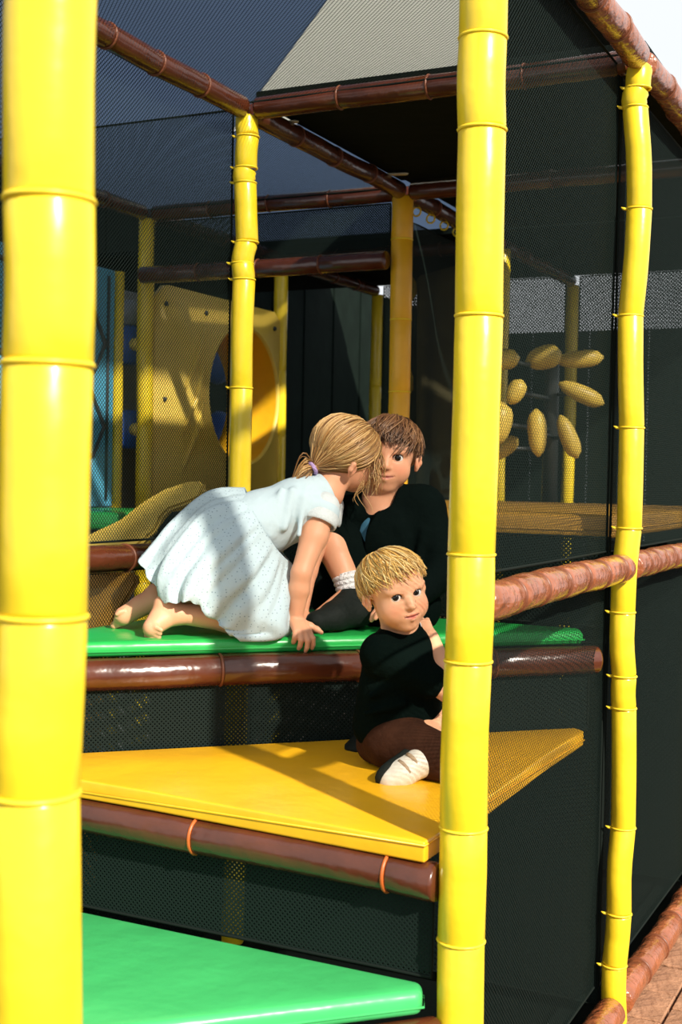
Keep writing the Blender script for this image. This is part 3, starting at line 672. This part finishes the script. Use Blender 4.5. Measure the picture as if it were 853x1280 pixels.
def hair_short(h, root, pal, seed, aend, n=800, crown=(.05, -.25, .46), R0=(.405, .485, .405), cen=(0, -.07, .14), swirl=.5, cut=None, puff=.03, rr=.011, vox=.003, tous=.2, rag=.86):
    rnd = random.Random(seed); H = h.H
    S = Sdf(np.array(h.c)-.75*H, np.array(h.c)+.75*H, vox)
    S.ell(h.p(*cen), [R0[0]*H*.985, R0[1]*H*.985, R0[2]*H*.985], h.R, 0)
    def f(X, Y, Z):
        P = np.stack([X-h.c.x, Y-h.c.y, Z-h.c.z], -1) @ h.R/H
        return (cut(P[..., 0], P[..., 1])-P[..., 2])*.8*H
    S.cut(f, .01)
    base = [sum(p[i] for p in pal)/len(pal)*.55 for i in range(3)]  # cap darkened to paint the shade between the locks
    cap = sdf_mesh('hair', S, M['hair'], root, lambda V: np.tile(np.array(base), (len(V), 1)))
    c = Vector(crown).normalized(); e1 = Vector((0, 1, 0)); e1 = (e1-c*e1.dot(c)).normalized(); e2 = c.cross(e1)
    P = []; r = []; C = []
    for i in range(n):
        th = rnd.uniform(-math.pi, math.pi); a1 = aend(th)*(1+.05*math.sin(7*th+seed)+.05*math.sin(12*th+2*seed))*rnd.uniform(rag, 1.08); a0 = a1*rnd.uniform(.0, .62); lift = rnd.uniform(.0, 1)**2*puff+.008
        dth = rnd.uniform(-tous, tous); fl = rnd.uniform(-.03, .06)*puff/.05; pts = []
        for q in range(9):
            t = q/8; a = a0+(a1-a0)*t; tt = th+swirl*(a-.6)+dth*t*t*2
            d = c*math.cos(a)+(e1*math.cos(tt)+e2*math.sin(tt))*math.sin(a)
            k = 1+lift*math.sin(math.pi*min(1, t*1.15)*.8)+fl*t**3+rnd.uniform(-.002, .002)
            pts.append(h.p(cen[0]+d.x*R0[0]*k, cen[1]+d.y*R0[1]*k, cen[2]+d.z*R0[2]*k))
        P.append(pts); r.append(rr*H*rnd.uniform(.6, 1.3)); C.append(pick(rnd, pal))
    strands(P, r, C, 'hair_locks', root); return cap
def add_hand(S, w, d, n, side, L, curl=(.3, .4, .3), spread=.16, thumb=(.9, .3), k=.006):
    """w wrist, d direction of the fingers, n out of the palm, side towards the thumb, L hand length"""
    d = Vector(d).normalized(); n = Vector(n); n = (n-d*n.dot(d)).normalized(); sd = Vector(side); sd = (sd-d*sd.dot(d)-n*sd.dot(n)).normalized(); w = Vector(w)
    kn = [w+d*(.46*L)+sd*(.155*L), w+d*(.49*L)+sd*(.05*L), w+d*(.47*L)-sd*(.055*L), w+d*(.42*L)-sd*(.15*L)]
    for i, q in enumerate(kn): S.cone(w+sd*((.06-.04*i)*L), q, .10*L, .075*L, k*1.5)
    fl = [.43, .48, .45, .35]
    for i in range(4):
        a = spread*(1.5-i); dd = (d*math.cos(a)+sd*math.sin(a)).normalized(); p = kn[i]; ang = 0; pts = [p]; rad = [.066*L]
        for j, (cu, fr) in enumerate(zip(curl, (.45, .31, .24))):
            ang += cu*(1+.12*i); v = dd*math.cos(ang)+n*math.sin(ang); p = p+v*(fl[i]*fr*L); pts.append(p); rad.append((.062, .056, .046)[j]*L)
        S.chain(pts, rad, k*.4)
    b = w+d*(.12*L)+sd*(.13*L); v = (d*math.cos(thumb[0])+sd*math.sin(thumb[0])).normalized(); v2 = (v*math.cos(thumb[1])+n*math.sin(thumb[1])).normalized()
    S.chain([b, b+v*(.2*L), b+v*(.2*L)+v2*(.17*L), b+v*(.2*L)+v2*(.17*L)+(v2+d*.3).normalized()*(.13*L)], [.085*L, .072*L, .064*L, .05*L], k)
def box_of(pts, m): 
    a = np.array([list(p) for p in pts]); return a.min(0)-m, a.max(0)+m
def add_toes(S, ball, d, side, w, n=5, r=.0075, ln=.02, down=None, k=.003):
    d = Vector(d).normalized(); side = Vector(side); side = (side-d*side.dot(d)).normalized(); dn = Vector(down) if down is not None else Vector((0, 0, -.2))
    for i in range(n):
        t = i/(n-1)-.5; rr = r*(1.45 if i == 0 else 1.0-.06*i); b = Vector(ball)+side*(t*w)
        S.chain([b, b+d*ln*.6*(1.1-.12*i), b+d*ln*(1.15-.12*i)+dn*ln*.5], [rr*1.05, rr, rr*.85], k)
# ------------------------------------------------------------------ children
SKIN = (.73, .35, .20); SKIN_T = (.78, .40, .23)
BLOND = [(.76, .43, .10), (.88, .58, .18), (.42, .20, .04), (.92, .70, .33)]
DBLOND = [(.38, .19, .055), (.52, .29, .10), (.22, .10, .03), (.66, .43, .18)]
BROWN = [(.13, .055, .022), (.21, .095, .04), (.07, .03, .012), (.30, .15, .06)]
# ---- toddler on the yellow step
def toddler():
    root = empty('person', onz(505, 975, .80), 'toddler in black T-shirt kneeling on the yellow step, looking over a shoulder', 'person')
    h = Head(W(494, 739, 2.80), .168, cdir(.40, -.10, -.91), cdir(-.22, .97, -.02))
    pel = W(502, 905, 2.90); wst = W(501, 872, 2.90); che = W(502, 825, 2.87); nk = W(502, 792, 2.85)
    shR, elR, wrR = W(478, 818, 2.80), W(562, 864, 2.80), W(538, 798, 2.87)
    shL, elL, wrL = W(528, 818, 2.96), W(572, 880, 2.96), W(546, 905, 2.86)
    knR, anR = W(575, 955, 2.74), W(528, 948, 2.79); knL, anL = W(560, 940, 3.06), W(470, 920, 3.05)
    tR, tL = W(474, 970, 2.74), W(441, 925, 3.03)
    lo, hi = box_of([h.p(0, 0, .62), h.p(-.6, 0, 0), h.p(0, .6, 0), h.p(.6, -.6, 0), knR, anR, tR, knL, tL, elR, elL, shR], .05)
    S = Sdf(lo, hi, .0021)
    add_head(S, h, .5, 1.0, 1.4, .105)
    S.chain([h.p(0, -.08, -.25), nk, che, wst, pel], [.040, .040, .062, .060, .062], .02)
    S.cone(shR, che, .034, .045, .02); S.cone(shL, che, .034, .045, .02)
    S.chain([shR, elR], [.032, .026], .012); S.chain([elR, elR.lerp(wrR, .35), wrR], [.026, .027, .020], .008)
    S.chain([shL, elL, wrL], [.032, .025, .019], .012)
    add_hand(S, wrR, W(512, 752, 2.925)-wrR, cdir(-.2, .2, 1), cdir(-.5, .5, -.5), .090, (.5, .6, .5))
    add_hand(S, wrL, cdir(-.4, -.7, -.3), cdir(-.3, 0, .8), cdir(.4, -.5, -.6), .085, (.5, .5, .4))
    S.chain([pel, knR, anR], [.052, .036, .027], .012); S.chain([pel, knL, anL], [.052, .036, .027], .012)
    S.cone(anR, anR.lerp(tR, .6), .024, .016); S.cone(anL, anL.lerp(tL, .35), .024, .016)
    sdf_mesh('body', S, M['skin'], root, face_cols(h, SKIN_T, (.60, .15, .11), (.50, .25, .10), .5, .125, .35, .105))
    add_eyes(h, root, CAM+RT*.25)
    zc = lambda x, y: np.interp(y, [-.5, -.25, -.08, .04, .14, .30, .5], [-.34, -.28, -.08, .03, .14, .27, .29])+.0*x
    def aend(th):
        a = abs(th); return R(float(np.interp(a, [0, .5, 1.0, 1.5, 2.1, 3.15], [97, 99, 99, 95, 104, 96])))
    hair_short(h, root, BLOND, 5, aend, 1700, cut=zc, swirl=.30, puff=.11, R0=(.41, .49, .41), tous=.20, rr=.0095, rag=.74)
    # T-shirt
    lo, hi = box_of([nk, pel, elR, elL, shR, shL], .11); S = Sdf(lo, hi, .003)
    S.chain([nk+Vector((0, 0, .006)), che, wst, pel+Vector((0, 0, .004))], [.043, .080, .083, .088], .03)
    S.cone(W(480, 860, 2.84), W(474, 905, 2.86), .055, .060, .03); S.cone(W(520, 860, 2.93), W(525, 900, 2.93), .055, .055, .03)
    S.chain([che.lerp(shR, .6), shR, elR.lerp(shR, .28)], [.055, .044, .038], .025); S.chain([che.lerp(shL, .6), shL, elL.lerp(shL, .3)], [.055, .044, .038], .025)
    # shoulder line and folds
    for a, b in (((462, 870), (500, 850)), ((458, 892), (505, 880)), ((470, 838), (510, 842))):
        S.cone(W(a[0], a[1], 2.78), W(b[0], b[1], 2.79), .006, .004, .02)
    sdf_mesh('t_shirt', S, M['tee'], root)
    V, F = sweep(ring_pts(nk+Vector((0, 0, .012)), (h.c-nk), .041, 24), .0045, 8, closed=True); mesh('collar', V, F, M['lace'], root)
    # trousers
    lo, hi = box_of([pel, knR, knL, anR, anL], .10); S = Sdf(lo, hi, .003)
    S.ell(pel, (.088, .088, .075), None, .02); S.chain([W(490, 925, 2.84), knR, W(538, 950, 2.77)], [.066, .046, .040], .02); S.chain([W(495, 920, 2.98), knL, W(480, 925, 3.05)], [.066, .046, .036], .02)
    S.cone(W(470, 930, 2.88), W(520, 940, 2.84), .045, .045, .02)
    S.cut(lambda X, Y, Z: (.803-Z))
    sdf_mesh('trousers', S, M['trousers'], root)
    # near sneaker: sole up-left, toe down-left
    def shoe(heel, toe, upd, w, upper, sole, panel=None):
        d = (toe-heel); Ln = d.length; d.normalize(); upd = (upd-d*upd.dot(d)).normalized(); sd = d.cross(upd)
        g = empty('shoe', (0, 0, 0), None, None); g.parent = root; g.location = heel-Vector(root.location)
        n = 9; bm = bmesh.new(); poly = []
        prof = [(0, .62), (.03, .85), (.12, .98), (.3, .92), (.5, .88), (.7, 1.0), (.85, .98), (.95, .78), (1, .45)]
        poly = [(a, b) for a, b in prof]+[(a, -b*(.94 if .3 < a < .8 else 1)) for a, b in reversed(prof)]
        V = []; F = []; m_ = len(poly)
        for zz, sc in ((0, .95), (.004, 1.0), (.014, 1.0), (.017, .96)):
            for a, b in poly: V.append(heel+d*((a-.5)*sc+.5)*Ln+sd*(b*w/2*sc)+upd*zz)
        for i in range(3):
            for j in range(m_): F.append((i*m_+j, i*m_+(j+1) % m_, (i+1)*m_+(j+1) % m_, (i+1)*m_+j))
        F.append(tuple(range(m_))[::-1]); F.append(tuple(range(3*m_, 4*m_)))
        mesh('sole', V, F, sole, g)
        S = Sdf(*box_of([heel, toe, heel+upd*.07], .05), .002)
        S.chain([heel+d*.03+upd*.028, heel+d*Ln*.35+upd*.034, heel+d*Ln*.65+upd*.026, heel+d*(Ln-.026)+upd*.020], [w*.46, w*.46, w*.47, w*.40], .02)
        S.chain([heel+d*.032+upd*.03, heel+d*.03+upd*.058], [w*.44, w*.42], .015)
        S.cone(heel+d*.03+upd*.055, heel+d*.028+upd*.095, w*.30, w*.30, .004, True)
        o = heel+upd*.012; S.cut(lambda X, Y, Z: -((X-o.x)*upd.x+(Y-o.y)*upd.y+(Z-o.z)*upd.z), .002)
        sdf_mesh('upper', S, upper, g)
        if panel:
            for t in (.45, .62):
                pts = [heel+d*Ln*t+sd*(w*.50*math.cos(a))+upd*(.028+(.034-.012*t)*math.sin(a)) for a in [-.3+i*(math.pi+.6)/12 for i in range(13)]]
                V, F = sweep(pts, .0055, 8); mesh('strap', V, F, panel, g)
        return g
    shoe(W(531, 927, 2.80), W(468, 977, 2.725), cdir(.50, -.45, -.70), .062, M['shoe_w'], M['sole'], M['shoe_g'])
    shoe(W(462, 908, 3.06), W(438, 936, 3.0), cdir(.55, -.1, .65), .058, M['sole'], M['sole'], M['shoe_w'])
    return root
toddler()
# ---- kneeling girl
def girl():
    root = empty('person', onz(300, 796, 1.055), 'blonde girl in a pale blue dress kneeling on the upper green step', 'person')
    h = Head(W(434, 568, 3.30), .188, cdir(.86, -.22, .36), cdir(.22, .88, -.36))
    pel, wst, che, nk = W(268, 676, 3.20), W(326, 655, 3.23), W(376, 636, 3.26), W(407, 616, 3.28)
    hipR, knR, anR = W(262, 695, 3.13), W(328, 773, 3.14), W(222, 767, 3.09)
    hipL, knL, anL = W(268, 690, 3.26), W(348, 762, 3.30), W(196, 750, 3.22)
    shR, elR, wrR = W(403, 640, 3.19), W(377, 716, 3.13), W(369, 774, 3.145)
    shL, elL, wrL = W(409, 638, 3.36), W(384, 714, 3.33), W(376, 768, 3.29)
    ballR = W(190, 785, 3.06)
    lo, hi = box_of([h.p(0, 0, .6), h.p(-.6, -.2, 0), h.p(0, .6, 0), h.p(.6, -.6, 0), pel, knR, knL, anR, W(130, 790, 3.25), W(180, 805, 3.03), shR, W(410, 830, 3.05), shL, wrL], .06)
    S = Sdf(lo, hi, .0026)
    add_head(S, h, 0)
    S.chain([h.p(0, -.12, -.26), nk], [.040, .040], .02)
    S.chain([nk, che, wst, pel], [.042, .068, .062, .070], .03)
    S.cone(shR, che, .036, .055, .02); S.cone(shL, che, .036, .055, .02)
    S.chain([shR, shR.lerp(elR, .4), elR], [.034, .033, .025], .015); S.chain([elR, elR.lerp(wrR, .35), wrR], [.0255, .026, .0185], .008)
    S.chain([shL, elL, wrL], [.034, .026, .0185], .012)
    edge = onz(388, 802, 1.058)
    add_hand(S, wrR, W(383, 797, 3.085)-wrR, Vector((0, 0, -1)), cdir(.85, .1, -.1), .112, (.45, .75, .35), .2, (.75, .1))
    add_hand(S, wrL, W(392, 778, 3.23)-wrL, Vector((0, 0, -1)), cdir(-.8, .1, -.2), .108, (.25, .2, .2), .15)
    for hp, kn, an in ((hipR, knR, anR), (hipL, knL, anL)):
        S.chain([hp, hp.lerp(kn, .5), kn], [.066, .058, .044], .02); S.chain([kn, kn.lerp(an, .38), an], [.042, .039, .024], .012)
    # near foot, toes curled under on the pad
    heel = W(206, 756, 3.09)
    S.chain([anR, heel], [.024, .024], .014); S.chain([heel, W(197, 775, 3.075), ballR], [.024, .021, .020], .014); S.cone(anR, ballR, .022, .018, .014)
    add_toes(S, ballR+Vector((0, 0, -.004)), W(196, 800, 3.04)-ballR, cdir(.55, .0, -.8), .042, r=.0082, ln=.022, down=cdir(1, -.2, 0))
    # far foot pointing back
    heel = W(196, 742, 3.23); bl = W(155, 770, 3.21)
    S.chain([anL, heel], [.025, .024], .014); S.chain([heel, W(175, 757, 3.22), bl], [.025, .022, .022], .016); S.cone(anL, bl, .022, .019, .014)
    add_toes(S, bl, W(138, 776, 3.20)-bl, cdir(.2, .6, -.7), .046, r=.0085, ln=.024)
    sdf_mesh('body', S, M['skin'], root, face_cols(h, SKIN, brow=(.45, .26, .1)))
    add_eyes(h, root, h.p(0, 3, -.2))
    # bodice
    lo, hi = box_of([nk, che, wst, W(300, 650, 3.2), shR, shL], .13); S = Sdf(lo, hi, .0032)
    a3 = W(310, 661, 3.22)
    for s in (-1, 1):
        o = FW*(.030*s); S.chain([nk-cdir(1, .3, 0)*.012+o*.7, che+o+UP*.004, wst+o, a3+o], [.052, .073, .078, .080], .03)
    for s, e in ((shR, elR), (shL, elL)): S.cone(che.lerp(s, .4), s, .058, .044, .02)
    ax = (nk-wst).normalized(); o1 = nk+ax*.004
    S.cut(lambda X, Y, Z: (X-o1.x)*ax.x+(Y-o1.y)*ax.y+(Z-o1.z)*ax.z, .006)
    S.cone(nk-ax*.02, nk+ax*.08, .043, .046, .006, True)
    for a, b in (((352, 612), (338, 668)), ((366, 612), (356, 660)), ((340, 630), (330, 678)), ((380, 622), (374, 668))):
        S.cone(W(a[0], a[1], 3.155), W(b[0], b[1], 3.13), .005, .006, .02)
    sdf_mesh('bodice', S, M['bodice'], root)
    # cap sleeves
    for s, e in ((shR, elR), (shL, elL)):
        d = (e-s).normalized(); S = Sdf(*box_of([s, e], .08), .0028); S.chain([s-d*.012, s+d*.022], [.041, .047], .01); S.cone(s+d*.03, s+d*.12, .040, .05, .003, True); o2 = s+d*.036
        S.cut(lambda X, Y, Z: (X-o2.x)*d.x+(Y-o2.y)*d.y+(Z-o2.z)*d.z, .003)
        sdf_mesh('lace_sleeve', S, M['lace'], root)
    # skirt: loft through four rings
    def ring(pts): return [W(*p) for p in pts]
    rings = [
        [(306, 611, 3.22), (312, 630, 3.14), (325, 655, 3.11), (345, 686, 3.13), (360, 702, 3.18), (363, 704, 3.24), (352, 690, 3.31), (336, 662, 3.34), (320, 635, 3.33), (310, 617, 3.29)],
        [(262, 618, 3.20), (262, 645, 3.09), (285, 690, 3.045), (322, 728, 3.065), (358, 746, 3.12), (370, 742, 3.24), (352, 720, 3.34), (318, 684, 3.37), (286, 645, 3.35), (268, 622, 3.28)],
        [(218, 655, 3.18), (222, 690, 3.075), (255, 722, 3.03), (296, 757, 3.045), (352, 778, 3.08), (372, 766, 3.25), (340, 745, 3.36), (300, 712, 3.37), (258, 678, 3.34), (228, 656, 3.26)],
        [(196, 682, 3.165), (204, 724, 3.07), (243, 742, 3.03), (282, 779, 3.05), (346, 794, 3.085), (370, 782, 3.26), (330, 760, 3.36), (285, 730, 3.37), (238, 700, 3.33), (205, 678, 3.25)],
        [(177, 704, 3.15), (206, 751, 3.065), (240, 752, 3.035), (274, 781, 3.05), (300, 797, 3.062), (362, 794, 3.25), (325, 772, 3.34), (272, 745, 3.36), (225, 716, 3.32), (190, 698, 3.24)]]
    Rg = [ring(r) for r in rings]; nr = len(Rg); m_ = 10
    def cr(p0, p1, p2, p3, t): return .5*((2*p1)+(p2-p0)*t+(2*p0-5*p1+4*p2-p3)*t*t+(3*p1-p0-3*p2+p3)*t**3)
    NS, NT = 44, 150; V = []; F = []; rnd = random.Random(2); ph = [rnd.uniform(0, 6.28) for _ in range(4)]
    def pt(s_, t_):
        t = t_*m_; j = int(t) % m_; ft = t-int(t)
        row = [cr(r[(j-1) % m_], r[j], r[(j+1) % m_], r[(j+2) % m_], ft) for r in Rg]
        s2 = s_*(nr-1); i = min(int(s2), nr-2); fs = s2-i
        g = lambda q: row[max(0, min(nr-1, q))]
        return cr(g(i-1), g(i), g(i+1), g(i+2), fs)
    G = [[pt(i/(NS-1), j/NT) for j in range(NT)] for i in range(NS)]
    for i in range(NS):
        c = sum(G[i], Vector())/NT; s_ = i/(NS-1)
        for j in range(NT):
            tg = (G[i][(j+1) % NT]-G[i][j-1]); sg = (G[min(i+1, NS-1)][j]-G[max(i-1, 0)][j]); n = tg.cross(sg)
            if n.length > 1e-9: n.normalize()
            if n.dot(G[i][j]-c) < 0: n = -n
            t = j/NT*2*math.pi
            amp = .006*min(1, s_*6)*(1-.3*s_)+.009*s_
            f_ = math.sin(13*t+ph[0]+1.2*math.sin(3*t+2.0*s_))*.6+math.sin(23*t+ph[1]+2*s_)*.35+.3*math.sin(37*t+ph[2])*(1-s_)
            ed = .003*math.sin(30*t)*max(0, (s_-.85)/.15)
            V.append(G[i][j]+n*(amp*f_+ed*.6)+(sg.normalized()*ed if sg.length > 0 else Vector()))
    for i in range(NS-1):
        for j in range(NT): F.append((i*NT+j, i*NT+(j+1) % NT, (i+1)*NT+(j+1) % NT, (i+1)*NT+j))
    sk = mesh('skirt', V, F, M['dress'], root); so = sk.modifiers.new('cloth', 'SOLIDIFY'); so.thickness = .003; so.offset = -1
    # hair pulled into a low ponytail
    H = h.H; S = Sdf(np.array(h.c)-.75*H, np.array(h.c)+.75*H, .003); S.ell(h.p(0, -.07, .13), (.402*H, .475*H, .40*H), h.R, 0)
    tie = W(391, 585, 3.235); tl = Vector(h.loc([tie])[0])
    S.cone(h.p(tl.x*.6, tl.y*.6, tl.z*.6), tie, .02, .009, .01)
    zc = lambda x, y: np.interp(y, [-.5, -.25, -.08, .02, .14, .30, .5], [-.30, -.30, -.2, -.08, .06, .22, .26])+0*x
    def f(X, Y, Z):
        P = np.stack([X-h.c.x, Y-h.c.y, Z-h.c.z], -1) @ h.R/H; return (zc(P[..., 0], P[..., 1])-P[..., 2])*.8*H
    S.cut(f, .01)
    sdf_mesh('hair', S, M['hair'], root, lambda V: np.tile(np.array((.36, .19, .06)), (len(V), 1)))
    rnd = random.Random(9); P = []; r = []; Cc = []
    cen = Vector((0, -.07, .13)); R0 = Vector((.41, .485, .41)); td = Vector((tl.x-cen.x, tl.y-cen.y, tl.z-cen.z)); td = Vector((td.x/R0.x, td.y/R0.y, td.z/R0.z)); tl_k = td.length; td.normalize()
    while len(P) < 900:
        d = Vector((rnd.gauss(0, 1), rnd.gauss(0, 1), rnd.gauss(0, 1))).normalized(); q = Vector((cen.x+d.x*R0.x, cen.y+d.y*R0.y, cen.z+d.z*R0.z))
        if q.z < zc(0, q.y)+.02: continue
        lift = rnd.random()**2*.05+.006; pts = []; ang = d.angle(td); wv = rnd.uniform(-.05, .05)
        for i in range(11):
            t = i/10; w1 = math.sin((1-t)*ang)/max(math.sin(ang), .05); w2 = math.sin(t*ang)/max(math.sin(ang), .05); v = d*w1+td*w2
            if v.length > 0: v.normalize()
            sd = d.cross(td); k = 1+lift*math.sin(math.pi*t)+(tl_k-1)*max(0, (t-.75)/.25)**1.5
            v = v+sd*(wv*math.sin(math.pi*t)); pts.append(h.p(cen.x+v.x*R0.x*k, cen.y+v.y*R0.y*k, cen.z+v.z*R0.z*k))
        P.append(pts); r.append(.0020*rnd.uniform(.6, 1.3)); Cc.append(pick(rnd, DBLOND))
    tip = W(367, 601, 3.22)
    for i in range(160):       # ponytail
        d = (tip-tie); o = (UP*rnd.gauss(0, 1)+FW*rnd.gauss(0, 1)+RT*rnd.gauss(0, .3)); e = rnd.uniform(.75, 1.15); sp = rnd.uniform(.3, 1)
        pts = [tie+d*(t*e)+o*(.004+.013*sp*math.sin(math.pi*min(1, t*1.05)))+Vector((0, 0, .008*math.sin(math.pi*t)-.012*t*t)) for t in [q/7 for q in range(8)]]
        P.append(pts); r.append(.0022*rnd.uniform(.6, 1.3)); Cc.append(pick(rnd, DBLOND))
    for i in range(70):        # loose wisps round the cheek
        a = h.p(rnd.uniform(-.30, .05), rnd.uniform(.30, .42), rnd.uniform(.05, .40)); e = W(rnd.uniform(452, 474), rnd.uniform(585, 622), 3.24+rnd.uniform(0, .06)); cv = RT*rnd.uniform(-.01, .018)+FW*rnd.uniform(-.03, 0)
        pts = [a.lerp(e, t)+cv*math.sin(math.pi*t)*1.2+RT*.006*math.sin(t*6+i) for t in [q/8 for q in range(9)]]
        P.append(pts); r.append(.0013*rnd.uniform(.6, 1.3)); Cc.append(pick(rnd, DBLOND))
    for i in range(5):         # curls under the chin
        x = 448+rnd.uniform(0, 14); pts = [W(x+7*math.sin(t*4+i), 600+t*(22+5*i), 3.23+.01*i) for t in [q/9 for q in range(10)]]
        P.append(pts); r.append(.0011); Cc.append(pick(rnd, DBLOND))
    strands(P, r, Cc, 'hair_locks', root)
    V, F = sweep(ring_pts(tie, (tip-tie), .0145, 18), .0055, 8, closed=True); mesh('hair_tie', V, F, M['elastic'], root)
    return root
girl()
# ---- boy behind
def boy():
    root = empty('person', onz(495, 783, 1.055), 'brown haired boy in black jacket sitting behind the toddler, kissed on the cheek', 'person')
    h = Head(W(486, 570, 3.43), .196, cdir(-.10, -.08, -1), cdir(.10, 1, 0))
    nk, che, wst, pel = W(474, 630, 3.44), W(482, 672, 3.45), W(490, 722, 3.46), W(494, 757, 3.46)
    s1, e1, w1 = W(527, 636, 3.43), W(556, 712, 3.38), W(512, 752, 3.26)
    s2, e2, w2 = W(441, 648, 3.45), W(424, 708, 3.52), W(452, 742, 3.42)
    k1, a1 = W(404, 652, 3.40), W(440, 742, 3.34); k2, a2 = W(420, 748, 3.52), W(490, 768, 3.55)
    lo, hi = box_of([h.p(0, 0, .62), h.p(-.6, .6, 0), h.p(.6, -.6, 0), pel, e1, w1, e2, k1, a1, k2, a2, W(390, 785, 3.2)], .07)
    S = Sdf(lo, hi, .0028); add_head(S, h, 1.0, .93, 1.2, .11)
    S.chain([h.p(0, -.12, -.25), nk, che, wst, pel], [.045, .044, .075, .075, .08], .03)
    S.cone(s1, che, .04, .06, .02); S.cone(s2, che, .04, .06, .02)
    S.chain([s1, e1, w1], [.04, .03, .021], .012); S.chain([s2, e2, w2], [.04, .03, .021], .012)
    add_hand(S, w1, cdir(-1, -.1, -.2), Vector((0, 0, -1)), cdir(0, .3, -1), .125); add_hand(S, w2, cdir(-.6, -.4, -.5), Vector((0, 0, -1)), cdir(-1, .3, 0), .125)
    S.chain([W(478, 755, 3.44), k1], [.07, .052], .02); S.chain([k1, k1.lerp(a1, .35), a1], [.047, .044, .029], .012)
    S.chain([W(510, 757, 3.44), k2, a2], [.07, .05, .03], .015); S.cone(a1, W(400, 772, 3.26), .028, .022)
    sdf_mesh('body', S, M['skin'], root, face_cols(h, SKIN, (.60, .22, .17), (.10, .045, .02), 1.0, .115, .75, .11))
    add_eyes(h, root, CAM+RT*-.2)
    zc = lambda x, y: np.interp(y, [-.5, -.25, -.08, .02, .14, .30, .5], [-.36, -.34, -.22, -.08, .04, .17, .19])+0*x
    def aend(th):
        a = abs(th); return R(float(np.interp(a, [0, .5, 1.0, 1.5, 2.1, 3.15], [103, 104, 113, 116, 108, 94])))
    hair_short(h, root, BROWN, 12, aend, 1100, cut=zc, swirl=-.35, puff=.09, R0=(.42, .50, .415), tous=.3, rr=.012)
    # blue T-shirt under the jacket
    lo, hi = box_of([nk, che, wst, pel, s1, s2], .13); S = Sdf(lo, hi, .0035)
    S.chain([nk-UP*.02, che, wst, pel], [.05, .088, .086, .088], .03); S.cut(lambda X, Y, Z: (X-nk.x)*UP.x+(Y-nk.y)*UP.y+(Z-nk.z)*UP.z+.03, .004)
    sdf_mesh('t_shirt', S, M['blue_tee'], root)
    # jacket, open at the front
    lo, hi = box_of([nk, che, wst, pel, s1, s2, e1, e2, w1, w2], .12); S = Sdf(lo, hi, .0035)
    S.chain([nk-UP*.01, che, wst, pel+UP*.01], [.056, .100, .102, .108], .03)
    for s, e, w in ((s1, e1, w1), (s2, e2, w2)):
        S.cone(che.lerp(s, .5), s, .08, .062, .03); S.chain([s, e, w.lerp(e, .1)], [.062, .050, .036], .02)
    S.cone(W(500, 625, 3.43), s1, .045, .055, .02)
    S.cone(nk-UP*.0+FW*-.02, nk+UP*.1-FW*.02, .046, .06, .01, True)
    S.chain([W(466, 625, 3.365), W(450, 655, 3.374), W(444, 702, 3.376)], [.025, .022, .020], .006, True)
    for a, b in (((500, 660), (520, 720)), ((530, 665), (515, 740)), ((490, 690), (500, 750))): S.cone(W(*a, 3.36), W(*b, 3.35), .008, .006, .02)
    sdf_mesh('jacket', S, M['jacket'], root)
    # shorts
    lo, hi = box_of([pel, k1, k2, W(510, 757, 3.44), a2], .12); S = Sdf(lo, hi, .0035)
    S.ell(pel, (.12, .11, .085), None, .02); S.chain([W(478, 755, 3.44), k1.lerp(pel, .08)], [.085, .062], .03); S.chain([W(510, 757, 3.44), k2, a2], [.085, .060, .042], .03)
    d = (a1-k1).normalized(); S.cut(lambda X, Y, Z: (1.058-Z)); sdf_mesh('shorts', S, M['jacket'], root)
    # sock and shoe
    d = (a1-W(436, 722, 3.345)).normalized()
    for i in range(3):
        V, F = sweep(ring_pts(W(434+1.5*i, 722+6*i, 3.35-.003*i), d, .0325-.001*i, 22), .0075, 8, closed=True); mesh('sock_rib', V, F, M['sock'], root)
    V, F = sweep([W(433, 718, 3.352), W(437, 732, 3.345), W(441, 750, 3.335)], [.034, .034, .033], 20); mesh('sock', V, F, M['sock'], root)
    S = Sdf(*box_of([W(460, 785, 3.3), W(385, 790, 3.15), a1], .06), .003)
    S.chain([a1-UP*.015, W(447, 766, 3.31), W(418, 772, 3.24), W(396, 777, 3.20)], [.036, .036, .034, .028], .02); S.cone(a1-UP*.01, W(418, 768, 3.25), .034, .03, .02); S.cut(lambda X, Y, Z: (1.066-Z), .003)
    sdf_mesh('shoe', S, M['sole'], root)
    return root
boy()
